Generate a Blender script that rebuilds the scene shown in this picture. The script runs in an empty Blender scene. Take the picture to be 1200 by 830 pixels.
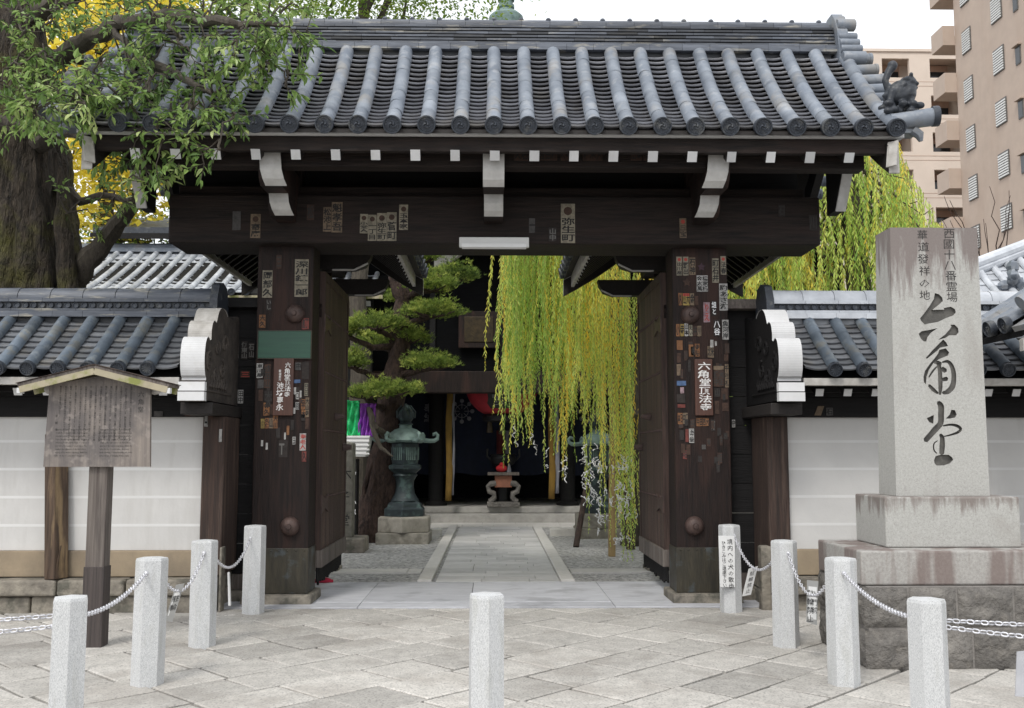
import bpy, bmesh, math, random
from math import pi, sin, cos, radians as R
from mathutils import Vector, Matrix, Euler, noise
random.seed(7)
SC = bpy.context.scene
COL = SC.collection

# ---------------------------------------------------------------- camera
cam_d = bpy.data.cameras.new("camera")
cam_d.sensor_width = 36.0
cam_d.lens = 34.5
cam_d.clip_end = 2000
cam = bpy.data.objects.new("camera", cam_d)
cam.location = (0, 0, 1.55)
cam.rotation_euler = (pi/2 + math.atan((529-415)/1150), 0, -math.atan((600-578)/1150))
COL.objects.link(cam)
SC.camera = cam

# ---------------------------------------------------------------- sky, sun, exposure
SUN_EL, SUN_AZ = R(52), R(205)     # azimuth: compass-like angle from +Y, clockwise
world = bpy.data.worlds.new("World")
SC.world = world
world.use_nodes = True
nt = world.node_tree
bg = nt.nodes["Background"]
sky = nt.nodes.new("ShaderNodeTexSky")
sky.sky_type = 'NISHITA'
sky.sun_disc = False
sky.sun_elevation = SUN_EL
sky.sun_rotation = SUN_AZ
sky.dust_density = 4.0
hs = nt.nodes.new("ShaderNodeHueSaturation")
hs.inputs["Saturation"].default_value = 0.10
mxw = nt.nodes.new("ShaderNodeMixRGB")
mxw.blend_type = 'MIX'
mxw.inputs[0].default_value = 0.72
mxw.inputs[2].default_value = (9.6, 9.9, 10.4, 1)    # even white cloud layer
nt.links.new(sky.outputs[0], hs.inputs["Color"])
nt.links.new(hs.outputs[0], mxw.inputs[1])
nt.links.new(mxw.outputs[0], bg.inputs["Color"])
bg.inputs["Strength"].default_value = 0.15
sun_d = bpy.data.lights.new("sun", 'SUN')
sun_d.energy = 1.5
sun_d.angle = R(14)
sun_d.color = (1.0, 0.96, 0.90)
sun = bpy.data.objects.new("sun", sun_d)
sdir = Vector((sin(SUN_AZ)*cos(SUN_EL), cos(SUN_AZ)*cos(SUN_EL), sin(SUN_EL)))
sun.rotation_euler = sdir.to_track_quat('Z', 'Y').to_euler()
sun.location = (0, 0, 30)
COL.objects.link(sun)
SC.view_settings.view_transform = 'Standard'
SC.view_settings.look = 'None'
SC.view_settings.exposure = 0.08
SC.view_settings.gamma = 1.0
SC.view_settings.use_curve_mapping = False
SC.cycles.max_bounces = 6
SC.cycles.use_denoising = True

# ---------------------------------------------------------------- helpers
_M = Euler(cam.rotation_euler).to_matrix()
def at(px, py, y):
    """x, z of the point at depth y that the photograph (1200 x 830) shows at px, py"""
    d = _M @ Vector(((px-600)/1150, (415-py)/1150, -1))
    t = y/d.y
    return d.x*t, 1.55 + d.z*t
def atx(px, y, py=529): return at(px, py, y)[0]
def atz(py, y, px=578): return at(px, py, y)[1]
def ground_y(px, py, z=0.0):
    d = _M @ Vector(((px-600)/1150, (415-py)/1150, -1))
    t = (z-1.55)/d.z
    return d.x*t, d.y*t
U = random.uniform
def lerp(a, b, t): return a + (b-a)*t

def root_loc(o):
    while o.parent: o = o.parent
    return Vector(o.location)

class MB:
    def __init__(s): s.v=[]; s.f=[]; s.m=[]; s.t=[]
    def add(s, vs, fs, m=0, tone=0.5):
        b = len(s.v); s.v.extend([tuple(p) for p in vs])
        for i, f in enumerate(fs):
            s.f.append([b+k for k in f]); s.m.append(m)
            s.t.append(tone[i] if isinstance(tone, (list, tuple)) else tone)
    def box(s, x0, x1, y0, y1, z0, z1, m=0, tone=0.5):
        if x0 > x1: x0, x1 = x1, x0
        s.add([(x0,y0,z0),(x1,y0,z0),(x1,y1,z0),(x0,y1,z0),(x0,y0,z1),(x1,y0,z1),(x1,y1,z1),(x0,y1,z1)],
              [(0,3,2,1),(4,5,6,7),(0,1,5,4),(1,2,6,5),(2,3,7,6),(3,0,4,7)], m, tone)
    def bar(s, p, q, w, h, m=0, tone=0.5, up=(0,0,1), w2=None, h2=None):
        p, q, up = Vector(p), Vector(q), Vector(up)
        d = (q-p).normalized(); sd = d.cross(up)
        if sd.length < 1e-5: sd = d.cross(Vector((1,0,0)))
        sd.normalize(); u = sd.cross(d)
        w2 = w if w2 is None else w2; h2 = h if h2 is None else h2
        vs = [c + sd*a*ww/2 + u*b*hh/2 for c, ww, hh in ((p,w,h),(q,w2,h2)) for a, b in ((-1,-1),(1,-1),(1,1),(-1,1))]
        s.add(vs, [(0,3,2,1)[::-1],(4,5,6,7)[::-1],(0,1,5,4)[::-1],(1,2,6,5)[::-1],(2,3,7,6)[::-1],(3,0,4,7)[::-1]], m, tone)
    def tube(s, pts, rad, n=8, m=0, tone=0.5, cap=True, jit=0.0, rid=0.0):
        rf = [1+random.gauss(0,rid) if rid else 1 for _ in range(n)]
        pts = [Vector(p) for p in pts]
        if not isinstance(rad, (list, tuple)): rad = [rad]*len(pts)
        vs = []; prev = None
        for i, p in enumerate(pts):
            d = (pts[min(i+1,len(pts)-1)] - pts[max(i-1,0)]).normalized()
            if prev is None:
                a = Vector((1,0,0)) if abs(d.x) < .8 else Vector((0,1,0))
            else: a = prev
            u = (a - d*a.dot(d)).normalized(); w = d.cross(u); prev = u
            for k in range(n):
                t = 2*pi*k/n; rr = rad[i]*(1+U(-jit,jit))*lerp(1,rf[(k+i//5)%n],.75)
                vs.append(p + (u*cos(t)+w*sin(t))*rr)
        fs = [(i*n+k, i*n+(k+1)%n, (i+1)*n+(k+1)%n, (i+1)*n+k) for i in range(len(pts)-1) for k in range(n)]
        if cap: fs += [tuple(range(n))[::-1], tuple((len(pts)-1)*n+k for k in range(n))]
        s.add(vs, fs, m, tone)
    def lathe(s, prof, c=(0,0,0), n=16, m=0, tone=0.5, axis='z', sq=None, rot=0.0):
        vs = []
        for r, z in prof:
            for k in range(n):
                t = 2*pi*k/n + rot
                a, b = r*cos(t), r*sin(t)
                vs.append({'z':(c[0]+a,c[1]+b,c[2]+z),'y':(c[0]+a,c[1]+z,c[2]+b),'x':(c[0]+z,c[1]+a,c[2]+b)}[axis])
        fs = [(i*n+k, i*n+(k+1)%n, (i+1)*n+(k+1)%n, (i+1)*n+k) for i in range(len(prof)-1) for k in range(n)]
        fs += [tuple(range(n))[::-1], tuple((len(prof)-1)*n+k for k in range(n))]
        if axis == 'y': fs = [f[::-1] for f in fs]
        s.add(vs, fs, m, tone)
    def prism(s, poly, plane, a0, a1, m=0, tone=0.5, m_side=None):
        def mk(u, v, a): return {'xz':(u,a,v),'yz':(a,u,v),'xy':(u,v,a)}[plane]
        n = len(poly)
        vs = [mk(u,v,a0) for u,v in poly] + [mk(u,v,a1) for u,v in poly]
        s.add(vs, [tuple(range(n)), tuple(range(2*n-1,n-1,-1))], m, tone)
        s.add(vs, [(i,i+n,(i+1)%n+n,(i+1)%n) for i in range(n)], m if m_side is None else m_side, tone)
    def ell(s, c, r, nu=10, nv=7, m=0, tone=0.5, jit=0.0):
        vs = [(c[0],c[1],c[2]-r[2])]
        for i in range(1,nv):
            ph = -pi/2+pi*i/nv
            for k in range(nu):
                t = 2*pi*k/nu; q = 1+U(-jit,jit)
                vs.append((c[0]+r[0]*cos(ph)*cos(t)*q, c[1]+r[1]*cos(ph)*sin(t)*q, c[2]+r[2]*sin(ph)*q))
        vs.append((c[0],c[1],c[2]+r[2])); L = len(vs)-1
        fs = [(0,1+(k+1)%nu,1+k) for k in range(nu)]
        for i in range(nv-2):
            for k in range(nu):
                a=1+i*nu; fs.append((a+k,a+(k+1)%nu,a+nu+(k+1)%nu,a+nu+k))
        a = 1+(nv-2)*nu
        fs += [(a+k,a+(k+1)%nu,L) for k in range(nu)]
        s.add(vs, fs, m, tone)
    def leaf(s, p, d, nrm, L, W, m=0, tone=0.5, simple=False):
        d = d.normalized(); sd = d.cross(nrm)
        if sd.length < 1e-4: sd = d.cross(Vector((0.3,1,.2)))
        sd.normalize(); n = sd.cross(d)
        if simple:
            vs = [p, p+d*L*.45+sd*W*.5, p+d*L, p+d*L*.45-sd*W*.5]
            s.add(vs, [(0,1,2,3)], m, tone); return
        f = n*W*.18
        vs = [p, p+d*L*.3+sd*W*.46+f, p+d*L*.62+sd*W*.38+f-n*L*.03, p+d*L-n*L*.1, p+d*L*.62-sd*W*.38+f-n*L*.03, p+d*L*.3-sd*W*.46+f]
        s.add(vs, [(0,1,2,3),(0,3,4,5)], m, tone)
    def build(s, name, mats, parent=None, smooth=False, bevel=0.0, seg=2, angle=35, at0=None):
        me = bpy.data.meshes.new(name)
        L = root_loc(parent) if parent is not None else (Vector(at0) if at0 is not None else Vector((0,0,0)))
        me.from_pydata([(a-L.x,b-L.y,c-L.z) for a,b,c in s.v], [], s.f)
        if not isinstance(mats, (list,tuple)): mats = [mats]
        for mt in mats: me.materials.append(mt)
        me.polygons.foreach_set("material_index", s.m)
        at_ = me.attributes.new("tone", 'FLOAT', 'FACE'); at_.data.foreach_set("value", s.t)
        if smooth:
            me.polygons.foreach_set("use_smooth", [True]*len(s.f))
            if smooth != 'all':
                me.set_sharp_from_angle(angle=R(angle))
        me.update()
        o = bpy.data.objects.new(name, me); COL.objects.link(o)
        if parent is not None: o.parent = parent
        elif at0 is not None: o.location = L
        if bevel:
            b = o.modifiers.new("bevel",'BEVEL'); b.width=bevel; b.segments=seg; b.limit_method='ANGLE'; b.angle_limit=R(40)
        return o

def tag(o, label=None, cat=None, group=None, kind=None):
    if label: o['label']=label
    if cat: o['category']=cat
    if group: o['group']=group
    if kind: o['kind']=kind
    return o
def thing(name, loc, label, cat, group=None):
    o = bpy.data.objects.new(name, None); COL.objects.link(o); o.location = loc
    o.empty_display_size = .2
    return tag(o, label, cat, group)
def copy_tree(o, parent=None):
    c = o.copy(); COL.objects.link(c)
    if parent is not None: c.parent = parent
    for ch in list(o.children): copy_tree(ch, c)
    return c
bpy.context.view_layer.update()

# ---------------------------------------------------------------- materials
def mat(name, c1, c2=None, scale=6, stretch=(1,1,1), rough=.7, bump=.15, bscale=None, tone=.35, c3=None, s3=1.5, t3=.55, a3=.7,
        metal=0.0, spec=.5, ztop=None, detail=6, stretch3=(1,1,1), c4=None, s4=60, t4=.6, a4=.5, bdist=.02, rough2=None):
    m = bpy.data.materials.new(name); m.use_nodes = True
    n, l = m.node_tree.nodes, m.node_tree.links
    p = n["Principled BSDF"]
    tc = n.new("ShaderNodeTexCoord"); oi = n.new("ShaderNodeObjectInfo")
    off = n.new("ShaderNodeVectorMath"); off.operation='ADD'
    sc_ = n.new("ShaderNodeVectorMath"); sc_.operation='SCALE'; sc_.inputs[0].default_value=(37,17,29)
    l.new(oi.outputs["Random"], sc_.inputs["Scale"])
    l.new(tc.outputs["Object"], off.inputs[0]); l.new(sc_.outputs[0], off.inputs[1])
    def nz(sc, st, det=detail, ro=.6):
        mp = n.new("ShaderNodeMapping"); mp.inputs["Scale"].default_value = st
        l.new(off.outputs[0], mp.inputs["Vector"])
        t = n.new("ShaderNodeTexNoise"); t.inputs["Scale"].default_value=sc; t.inputs["Detail"].default_value=det; t.inputs["Roughness"].default_value=ro
        l.new(mp.outputs[0], t.inputs["Vector"]); return t
    def ramp(src, a, b):
        r = n.new("ShaderNodeMapRange"); r.inputs["From Min"].default_value=a; r.inputs["From Max"].default_value=b
        l.new(src, r.inputs["Value"]); return r.outputs[0]
    def mix(fac, a, b, amt=1.0):
        x = n.new("ShaderNodeMixRGB")
        if amt != 1.0:
            mm = n.new("ShaderNodeMath"); mm.operation='MULTIPLY'; mm.inputs[1].default_value=amt; l.new(fac, mm.inputs[0]); fac=mm.outputs[0]
        l.new(fac, x.inputs[0])
        for k, q in ((1,a),(2,b)):
            if isinstance(q, tuple): x.inputs[k].default_value=(*q,1)
            else: l.new(q, x.inputs[k])
        return x.outputs[0]
    if c2 is None: c2 = tuple(v*.7 for v in c1)
    N1 = nz(scale, stretch)
    colr = mix(ramp(N1.outputs[0], .32, .68), c1, c2)
    if c3: colr = mix(ramp(nz(s3, stretch3).outputs[0], t3-.06, t3+.06), colr, c3, a3)
    if ztop:                                   # drip stains running down from a weathered top edge
        z0, z1, zc, za = ztop
        sx_ = n.new("ShaderNodeSeparateXYZ"); l.new(tc.outputs["Object"], sx_.inputs[0])
        g = n.new("ShaderNodeMapRange"); g.inputs["From Min"].default_value=z0; g.inputs["From Max"].default_value=z1; g.inputs["To Max"].default_value=.34
        l.new(sx_.outputs["Z"], g.inputs["Value"])
        ad = n.new("ShaderNodeMath"); l.new(g.outputs[0], ad.inputs[0]); l.new(nz(1.5, (5,5,.7), 5, .7).outputs[0], ad.inputs[1])
        colr = mix(ramp(ad.outputs[0], .66, .80), colr, zc, za)
    if c4: colr = mix(ramp(nz(s4, (1,1,1), 2).outputs[0], t4-.05, t4+.05), colr, c4, a4)
    if tone:
        a = n.new("ShaderNodeAttribute"); a.attribute_name="tone"
        mr = n.new("ShaderNodeMapRange"); mr.inputs["To Min"].default_value=1-tone; mr.inputs["To Max"].default_value=1+tone
        l.new(a.outputs["Fac"], mr.inputs["Value"])
        vm = n.new("ShaderNodeVectorMath"); vm.operation='SCALE'
        l.new(colr, vm.inputs[0]); l.new(mr.outputs[0], vm.inputs["Scale"]); colr = vm.outputs[0]
    l.new(colr, p.inputs["Base Color"])
    p.inputs["Roughness"].default_value=rough; p.inputs["Metallic"].default_value=metal
    p.inputs["Specular IOR Level"].default_value=spec
    if rough2 is not None:
        rr = n.new("ShaderNodeMapRange"); rr.inputs["To Min"].default_value=rough; rr.inputs["To Max"].default_value=rough2
        l.new(N1.outputs[0], rr.inputs["Value"]); l.new(rr.outputs[0], p.inputs["Roughness"])
    if bump:
        b = n.new("ShaderNodeBump"); b.inputs["Strength"].default_value=bump; b.inputs["Distance"].default_value=bdist
        l.new(nz(bscale or scale*3, stretch, 4).outputs[0], b.inputs["Height"]); l.new(b.outputs[0], p.inputs["Normal"])
    return m
def leafmat(name, stops, trans=.35, rough=.5):
    m = bpy.data.materials.new(name); m.use_nodes=True
    n, l = m.node_tree.nodes, m.node_tree.links
    p = n["Principled BSDF"]; out = n["Material Output"]
    a = n.new("ShaderNodeAttribute"); a.attribute_name="tone"
    cr = n.new("ShaderNodeValToRGB"); e = cr.color_ramp.elements
    while len(e) < len(stops): e.new(.5)
    for q, (pos, c) in zip(e, stops): q.position=pos; q.color=(*c,1)
    l.new(a.outputs["Fac"], cr.inputs[0]); l.new(cr.outputs[0], p.inputs["Base Color"])
    p.inputs["Roughness"].default_value=rough; p.inputs["Specular IOR Level"].default_value=.35
    t = n.new("ShaderNodeBsdfTranslucent"); l.new(cr.outputs[0], t.inputs["Color"])
    ms = n.new("ShaderNodeMixShader"); ms.inputs[0].default_value=trans
    l.new(p.outputs[0], ms.inputs[1]); l.new(t.outputs[0], ms.inputs[2]); l.new(ms.outputs[0], out.inputs["Surface"])
    return m
G3 = lambda v: (v,v,v)
M = {}
M['tile'] = mat("roof_tile", (.23,.255,.29), (.12,.14,.172), 3.5, rough=.36, rough2=.6, bump=.15, tone=.20, c3=(.27,.25,.22), s3=2.2, t3=.6, a3=.6, c4=(.36,.37,.38), s4=9, t4=.62, a4=.35)
M['tile_pan'] = mat("roof_pan_tile", (.36,.365,.385), (.22,.225,.245), 5, rough=.42, bump=.1, tone=.4, c3=(.22,.2,.17), s3=2, t3=.6, a3=.5)
M['pan_wall'] = mat("wall_pan_tile", (.17,.178,.19), (.095,.10,.112), 5, rough=.45, bump=.15, tone=.4, c3=(.2,.18,.15), s3=3, t3=.6, a3=.5)
M['tile_dark'] = mat("roof_tile_end", (.042,.049,.062), (.022,.027,.036), 14, rough=.45, bump=.25, tone=.3, c3=(.16,.16,.15), s3=8, t3=.6, a3=.5)
M['tile_blue'] = mat("wall_roof_tile", (.125,.155,.19), (.062,.078,.098), 4, rough=.42, rough2=.65, bump=.12, tone=.4, c3=(.2,.22,.23), s3=5, t3=.57, a3=.6, c4=(.15,.14,.11), s4=7, t4=.6, a4=.5)
M['tile_pale'] = mat("pale_roof_tile", (.55,.57,.60), (.38,.40,.43), 5, rough=.35, bump=.1, tone=.3)
M['noshi'] = mat("ridge_tile", (.085,.094,.112), (.036,.041,.052), 3, (1,4,10), rough=.45, bump=.15, tone=.8, c3=(.27,.25,.2), s3=3, t3=.62, a3=.7, stretch3=(1,1,6))
M['wood'] = mat("dark_wood_upright", (.0235,.0135,.011), (.0085,.006,.0056), 7, (5,5,.35), rough=.72, spec=.3, bump=.5, bscale=18, tone=.3, c3=(.055,.026,.019), s3=2.2, t3=.58, a3=.5, stretch3=(2,2,.3))
M['wood_x'] = mat("dark_wood_beam", (.028,.0190,.0155), (.0095,.0075,.0070), 7, (.35,5,5), rough=.72, spec=.28, bump=.5, bscale=18, tone=.3, c3=(.030,.017,.014), s3=2, t3=.6, a3=.5, stretch3=(.3,2,2))
M['wood_y'] = mat("dark_wood_rafter", (.022,.017,.015), (.011,.009,.008), 7, (5,.35,5), rough=.7, bump=.3, tone=.3)
M['wood_black'] = mat("blackened_board", (.0095,.0085,.0088), (.005,.0047,.0048), 6, (.4,4,6), rough=.7, spec=.3, bump=.35, tone=.3)
M['wood_brown'] = mat("weathered_brown_post", (.060,.034,.025), (.022,.014,.011), 6, (7,7,.3), rough=.75, bump=.6, tone=.3, c3=(.12,.08,.06), s3=2.4, t3=.58, a3=.7, stretch3=(4,4,.3))
M['wood_door'] = mat("door_board", (.075,.042,.032), (.028,.017,.014), 6, (7,7,.25), rough=.7, bump=.6, tone=.35, c3=(.11,.07,.055), s3=1.6, t3=.57, a3=.6, stretch3=(4,4,.35))
M['wood_grey'] = mat("weathered_grey_wood", (.19,.165,.145), (.085,.068,.06), 5, (8,8,.22), rough=.85, bump=.6, tone=.2, c3=(.05,.042,.04), s3=1.2, t3=.56, a3=.6, stretch3=(3,3,.5))
M['wood_board'] = mat("weathered_sign_board", (.29,.25,.215), (.18,.155,.14), 4, (10,10,.18), rough=.85, bump=.35, tone=.1, c3=(.105,.095,.095), s3=1.7, t3=.53, a3=.75, c4=(.33,.29,.26), s4=14, t4=.6, a4=.4)
M['wood_plate'] = mat("red_brown_plate", (.095,.04,.026), (.06,.024,.016), 5, (8,8,.4), rough=.5, bump=.1, tone=.1)
M['white_paint'] = mat("worn_white_paint", (.55,.54,.52), (.42,.41,.39), 8, rough=.7, bump=.2, tone=.1, c3=(.36,.34,.31), s3=7, t3=.63, a3=.6)
M['white_clean'] = mat("white_plaster_trim", (.66,.66,.66), (.58,.58,.58), 5, rough=.8, bump=.15, tone=.22, c3=(.55,.54,.52), s3=6, t3=.64, a3=.5)
M['grey_paint'] = mat("greyed_white_trim", (.52,.50,.47), (.36,.34,.31), 9, rough=.8, bump=.3, tone=.1)
M['plaster'] = mat("wall_plaster", (.62,.61,.59), (.555,.545,.53), 2.2, rough=.9, bump=.08, bscale=40, tone=.1, c3=(.47,.455,.43), s3=1.2, t3=.56, a3=.5, stretch3=(3,1,.5))
M['plaster_line'] = mat("wall_white_line", (.70,.695,.685), (.66,.655,.64), 4, rough=.9, bump=.05, tone=0)
M['tan'] = mat("tan_render", (.34,.27,.185), (.25,.20,.14), 3, rough=.9, bump=.25, bscale=30, tone=.1, c3=(.19,.155,.115), s3=1.6, t3=.56, a3=.6, stretch3=(1,1,.5))
M['rubble'] = mat("old_base_stone", (.30,.27,.22), (.14,.125,.105), 6, rough=.9, bump=.8, bscale=14, tone=.25, c3=(.075,.075,.06), s3=5, t3=.56, a3=.75, bdist=.03)
M['granite'] = mat("granite", (.50,.50,.48), (.42,.42,.40), 90, rough=.85, bump=.3, bscale=120, tone=.12, c3=(.36,.345,.32), s3=2.2, t3=.6, a3=.4, c4=(.25,.25,.24), s4=170, t4=.6, a4=.6, bdist=.004, detail=3)
M['bollard'] = mat("pale_granite", (.66,.665,.66), (.53,.535,.535), 55, rough=.8, bump=.3, bscale=110, tone=.1, c3=(.47,.47,.44), s3=3, t3=.58, a3=.5, c4=(.24,.25,.26), s4=120, t4=.56, a4=.75, bdist=.006, detail=3)
M['mon_top'] = mat("stained_monument_granite", (.45,.445,.42), (.37,.365,.34), 60, rough=.9, bump=.35, bscale=90, tone=.1, c3=(.30,.28,.255), s3=1.1, t3=.62, a3=.5, stretch3=(3,3,.6), ztop=(2.55,3.3,(.17,.135,.125),.85), c4=(.24,.23,.21), s4=140, t4=.6, a4=.5, bdist=.005, detail=3)
M['mon_stain'] = mat("rust_streaked_granite", (.40,.385,.36), (.30,.288,.27), 50, rough=.9, bump=.35, bscale=90, tone=.1, c3=(.125,.075,.064), s3=1.7, t3=.515, a3=.66, stretch3=(3.2,3.2,.35), c4=(.2,.18,.16), s4=140, t4=.6, a4=.4, bdist=.005, detail=3)
M['rough_stone'] = mat("rough_masonry", (.22,.205,.185), (.078,.073,.069), 7, rough=.95, bump=1.0, bscale=11, tone=.25, c3=(.31,.285,.25), s3=7, t3=.6, a3=.5, bdist=.06)
M['mortar'] = mat("masonry_joint", (.26,.24,.22), (.16,.15,.14), 20, rough=.95, bump=.4)
M['slab'] = mat("paving_slab", (.52,.495,.455), (.40,.382,.35), 9, rough=.88, bump=.6, bscale=45, tone=.22, c3=(.30,.275,.245), s3=1.8, t3=.56, a3=.55, c4=(.20,.195,.185), s4=65, t4=.57, a4=.6, bdist=.008)
M['slab_blue'] = mat("threshold_slab", (.52,.525,.55), (.42,.425,.45), 4, (1,3,1), rough=.75, bump=.3, bscale=40, tone=.18, c3=(.24,.24,.25), s3=2, t3=.58, a3=.5, bdist=.005)
M['path'] = mat("path_stone", (.56,.55,.54), (.45,.445,.435), 6, (1,2,1), rough=.8, bump=.3, bscale=40, tone=.25, bdist=.005)
M['kerb'] = mat("kerb_stone", (.60,.58,.55), (.50,.485,.455), 9, rough=.85, bump=.3, bscale=60, tone=.2, bdist=.005)
M['joint'] = mat("joint_soil", (.022,.020,.019), (.012,.011,.011), 12, rough=.95, bump=.5)
M['gravel'] = mat("gravel", (.68,.67,.65), (.17,.167,.16), 20, rough=.9, bump=1.0, bscale=75, tone=0, detail=2, c4=(.55,.54,.53), s4=34, t4=.56, a4=.7, bdist=.03)
M['soil'] = mat("soil", (.16,.145,.125), (.10,.09,.08), 4, rough=.95, bump=.4, tone=0)
M['iron'] = mat("rusty_iron", (.095,.06,.05), (.05,.033,.03), 15, rough=.55, bump=.3, tone=.2, metal=.3)
M['sheath'] = mat("aged_copper_sheath", (.06,.052,.036), (.03,.028,.022), 6, (3,3,.6), rough=.5, bump=.25, tone=.2, c3=(.10,.13,.15), s3=4, t3=.62, a3=.6, metal=.3)
M['chain'] = mat("galvanised_chain", (.72,.72,.75), (.50,.50,.53), 40, rough=.35, bump=.1, tone=.25, metal=.45)
M['bronze'] = mat("green_bronze", (.032,.048,.052), (.012,.019,.023), 6, rough=.55, bump=.3, tone=.2, metal=.2, c3=(.12,.19,.175), s3=4, t3=.60, a3=.6)
M['verdigris'] = mat("pale_verdigris", (.22,.31,.285), (.10,.15,.14), 7, rough=.6, bump=.3, tone=.2, metal=.1)
M['black'] = mat("lacquer_black", (.012,.012,.013), (.008,.008,.009), 5, rough=.5, bump=0, tone=0)
M['ink'] = mat("black_ink", (.018,.017,.017), (.012,.012,.012), 5, rough=.8, bump=0, tone=0)
M['ink_grey'] = mat("faded_ink", (.042,.039,.037), (.03,.028,.027), 9, rough=.85, bump=0, tone=0)
M['white_ink'] = mat("white_lettering", (.82,.81,.79), (.7,.69,.67), 9, rough=.7, bump=0, tone=0)
M['red_ink'] = mat("red_stamp", (.42,.06,.045), (.3,.05,.04), 9, rough=.8, bump=0, tone=0)
M['sign_white'] = mat("white_sign_plate", (.74,.74,.73), (.66,.66,.65), 6, rough=.5, bump=.05, tone=.05)
M['green_sign'] = mat("green_sign_plate", (.022,.085,.05), (.016,.062,.04), 4, (.4,3,5), rough=.45, bump=.05, tone=.1)
M['bark'] = mat("mossy_bark", (.095,.073,.052), (.022,.018,.014), 3.6, (5,5,.9), rough=.95, bump=1.0, bscale=4.5, tone=.25, c3=(.15,.145,.03), s3=1.0, t3=.54, a3=.65, bdist=.25)
M['twig'] = mat("willow_twig", (.36,.33,.08), (.25,.24,.06), 5, rough=.7, bump=0, tone=.2)
M['sign_grey'] = mat("grey_sign_back", (.34,.34,.33), (.28,.28,.27), 6, rough=.5, bump=0, tone=.1)
M['stake'] = mat("split_weathered_stake", (.13,.085,.055), (.035,.022,.016), 6, (7,7,.3), rough=.85, bump=.7, tone=.3, c3=(.34,.24,.13), s3=2.0, t3=.60, a3=.75, stretch3=(4,4,.5))
M['bark_red'] = mat("pine_bark", (.085,.052,.04), (.024,.015,.012), 7, (3,3,1), rough=.95, bump=1.0, bscale=12, tone=.25, bdist=.06)
M['bark_grey'] = mat("branch_bark", (.10,.085,.065), (.05,.042,.034), 9, (3,3,1), rough=.95, bump=.7, tone=.25)
M['bamboo'] = mat("bamboo", (.34,.24,.10), (.24,.165,.07), 5, (3,3,.4), rough=.5, bump=.1, tone=.2)
M['navy'] = mat("navy_cloth", (.007,.011,.030), (.005,.008,.02), 6, rough=.9, bump=.2, tone=.1)
M['red_cloth'] = mat("red_paper", (.40,.022,.035), (.28,.016,.028), 5, rough=.7, bump=.1, tone=.15)
M['yellow_cloth'] = mat("yellow_cloth", (.20,.115,.015), (.14,.08,.012), 5, rough=.85, bump=.1, tone=.15)
M['white_cloth'] = mat("white_cloth", (.25,.25,.28), (.18,.18,.21), 5, rough=.85, bump=.1, tone=.1)
M['green_satin'] = mat("green_satin", (.03,.75,.25), (.02,.45,.14), 9, rough=.25, bump=.7, bscale=14, tone=.1, bdist=.04)
M['purple_satin'] = mat("purple_satin", (.42,.10,.68), (.26,.05,.42), 9, rough=.25, bump=.7, bscale=14, tone=.1, bdist=.04)
M['shade_black'] = mat("shade_black_board", (.006,.0062,.007), (.0035,.0036,.004), 6, (.5,3,6), rough=.9, spec=.08, bump=.2, tone=.3)  # near-black board colour with the hall porch's deep shade put into it
M['carved'] = mat("carved_board", (.075,.062,.052), (.03,.025,.022), 9, rough=.8, bump=.4, tone=.25)
M['gold'] = mat("dull_gold", (.06,.04,.018), (.025,.018,.01), 10, rough=.5, bump=.3, metal=.4, tone=.2)
M['terracotta'] = mat("terracotta", (.30,.12,.07), (.2,.08,.05), 10, rough=.7, bump=.1)
M['tan_facade'] = mat("tan_facade", (.50,.40,.325), (.45,.36,.295), 1.2, rough=.85, bump=.05, tone=.08, c3=(.40,.30,.235), s3=.35, t3=.57, a3=.35, stretch3=(1,1,.25))
M['pink_facade'] = mat("pale_pink_facade", (.72,.615,.525), (.66,.565,.48), .8, rough=.85, bump=.03, tone=.08)
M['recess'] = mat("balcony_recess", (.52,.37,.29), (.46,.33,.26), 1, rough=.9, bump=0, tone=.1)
M['louvre'] = mat("white_louvre", (.74,.74,.72), (.66,.66,.64), 3, rough=.6, bump=0, tone=.1)
M['glass'] = mat("dark_window_glass", (.045,.05,.055), (.03,.034,.038), 1, rough=.08, bump=0, tone=.2)
M['frame'] = mat("window_frame", (.12,.115,.105), (.10,.095,.09), 3, rough=.5, bump=0, tone=.1)
M['lamp'] = mat("lamp_housing", (.68,.68,.66), (.6,.6,.58), 3, (.5,3,3), rough=.45, bump=.05, tone=.1)
M['paper'] = mat("white_paper", (.80,.80,.80), (.72,.72,.73), 20, rough=.8, bump=.1, tone=.12)
def slipmat(n, c): c = tuple(.62*v+.10*sum(c)/3 for v in c); return mat("slip_"+n, c, tuple(v*.62 for v in c), 30, rough=.85, bump=.1, tone=.2, c3=tuple(v*.45 for v in c), s3=14, t3=.56, a3=.7)
SL = {k: slipmat(k, c) for k, c in {'cream':(.40,.35,.25),'white':(.62,.60,.57),'tan':(.30,.21,.13),'orange':(.36,.15,.05),'yellow':(.55,.38,.08),
      'brown':(.10,.05,.032),'red':(.28,.06,.045),'grey':(.13,.12,.115),'pink':(.55,.36,.40),'blue':(.10,.20,.42),'dark':(.05,.038,.033),'purple':(.10,.05,.07)}.items()}
M['leaf'] = leafmat("camphor_leaf", [(0,(.07,.125,.04)),(.4,(.16,.265,.07)),(.75,(.31,.44,.13)),(1,(.52,.60,.25))], .4, .28)
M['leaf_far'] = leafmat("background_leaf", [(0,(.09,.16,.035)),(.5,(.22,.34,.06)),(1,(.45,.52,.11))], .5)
M['ginkgo'] = leafmat("ginkgo_leaf", [(0,(.70,.56,.06)),(.5,(.92,.80,.13)),(1,(.97,.90,.30))], .5)
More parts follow.
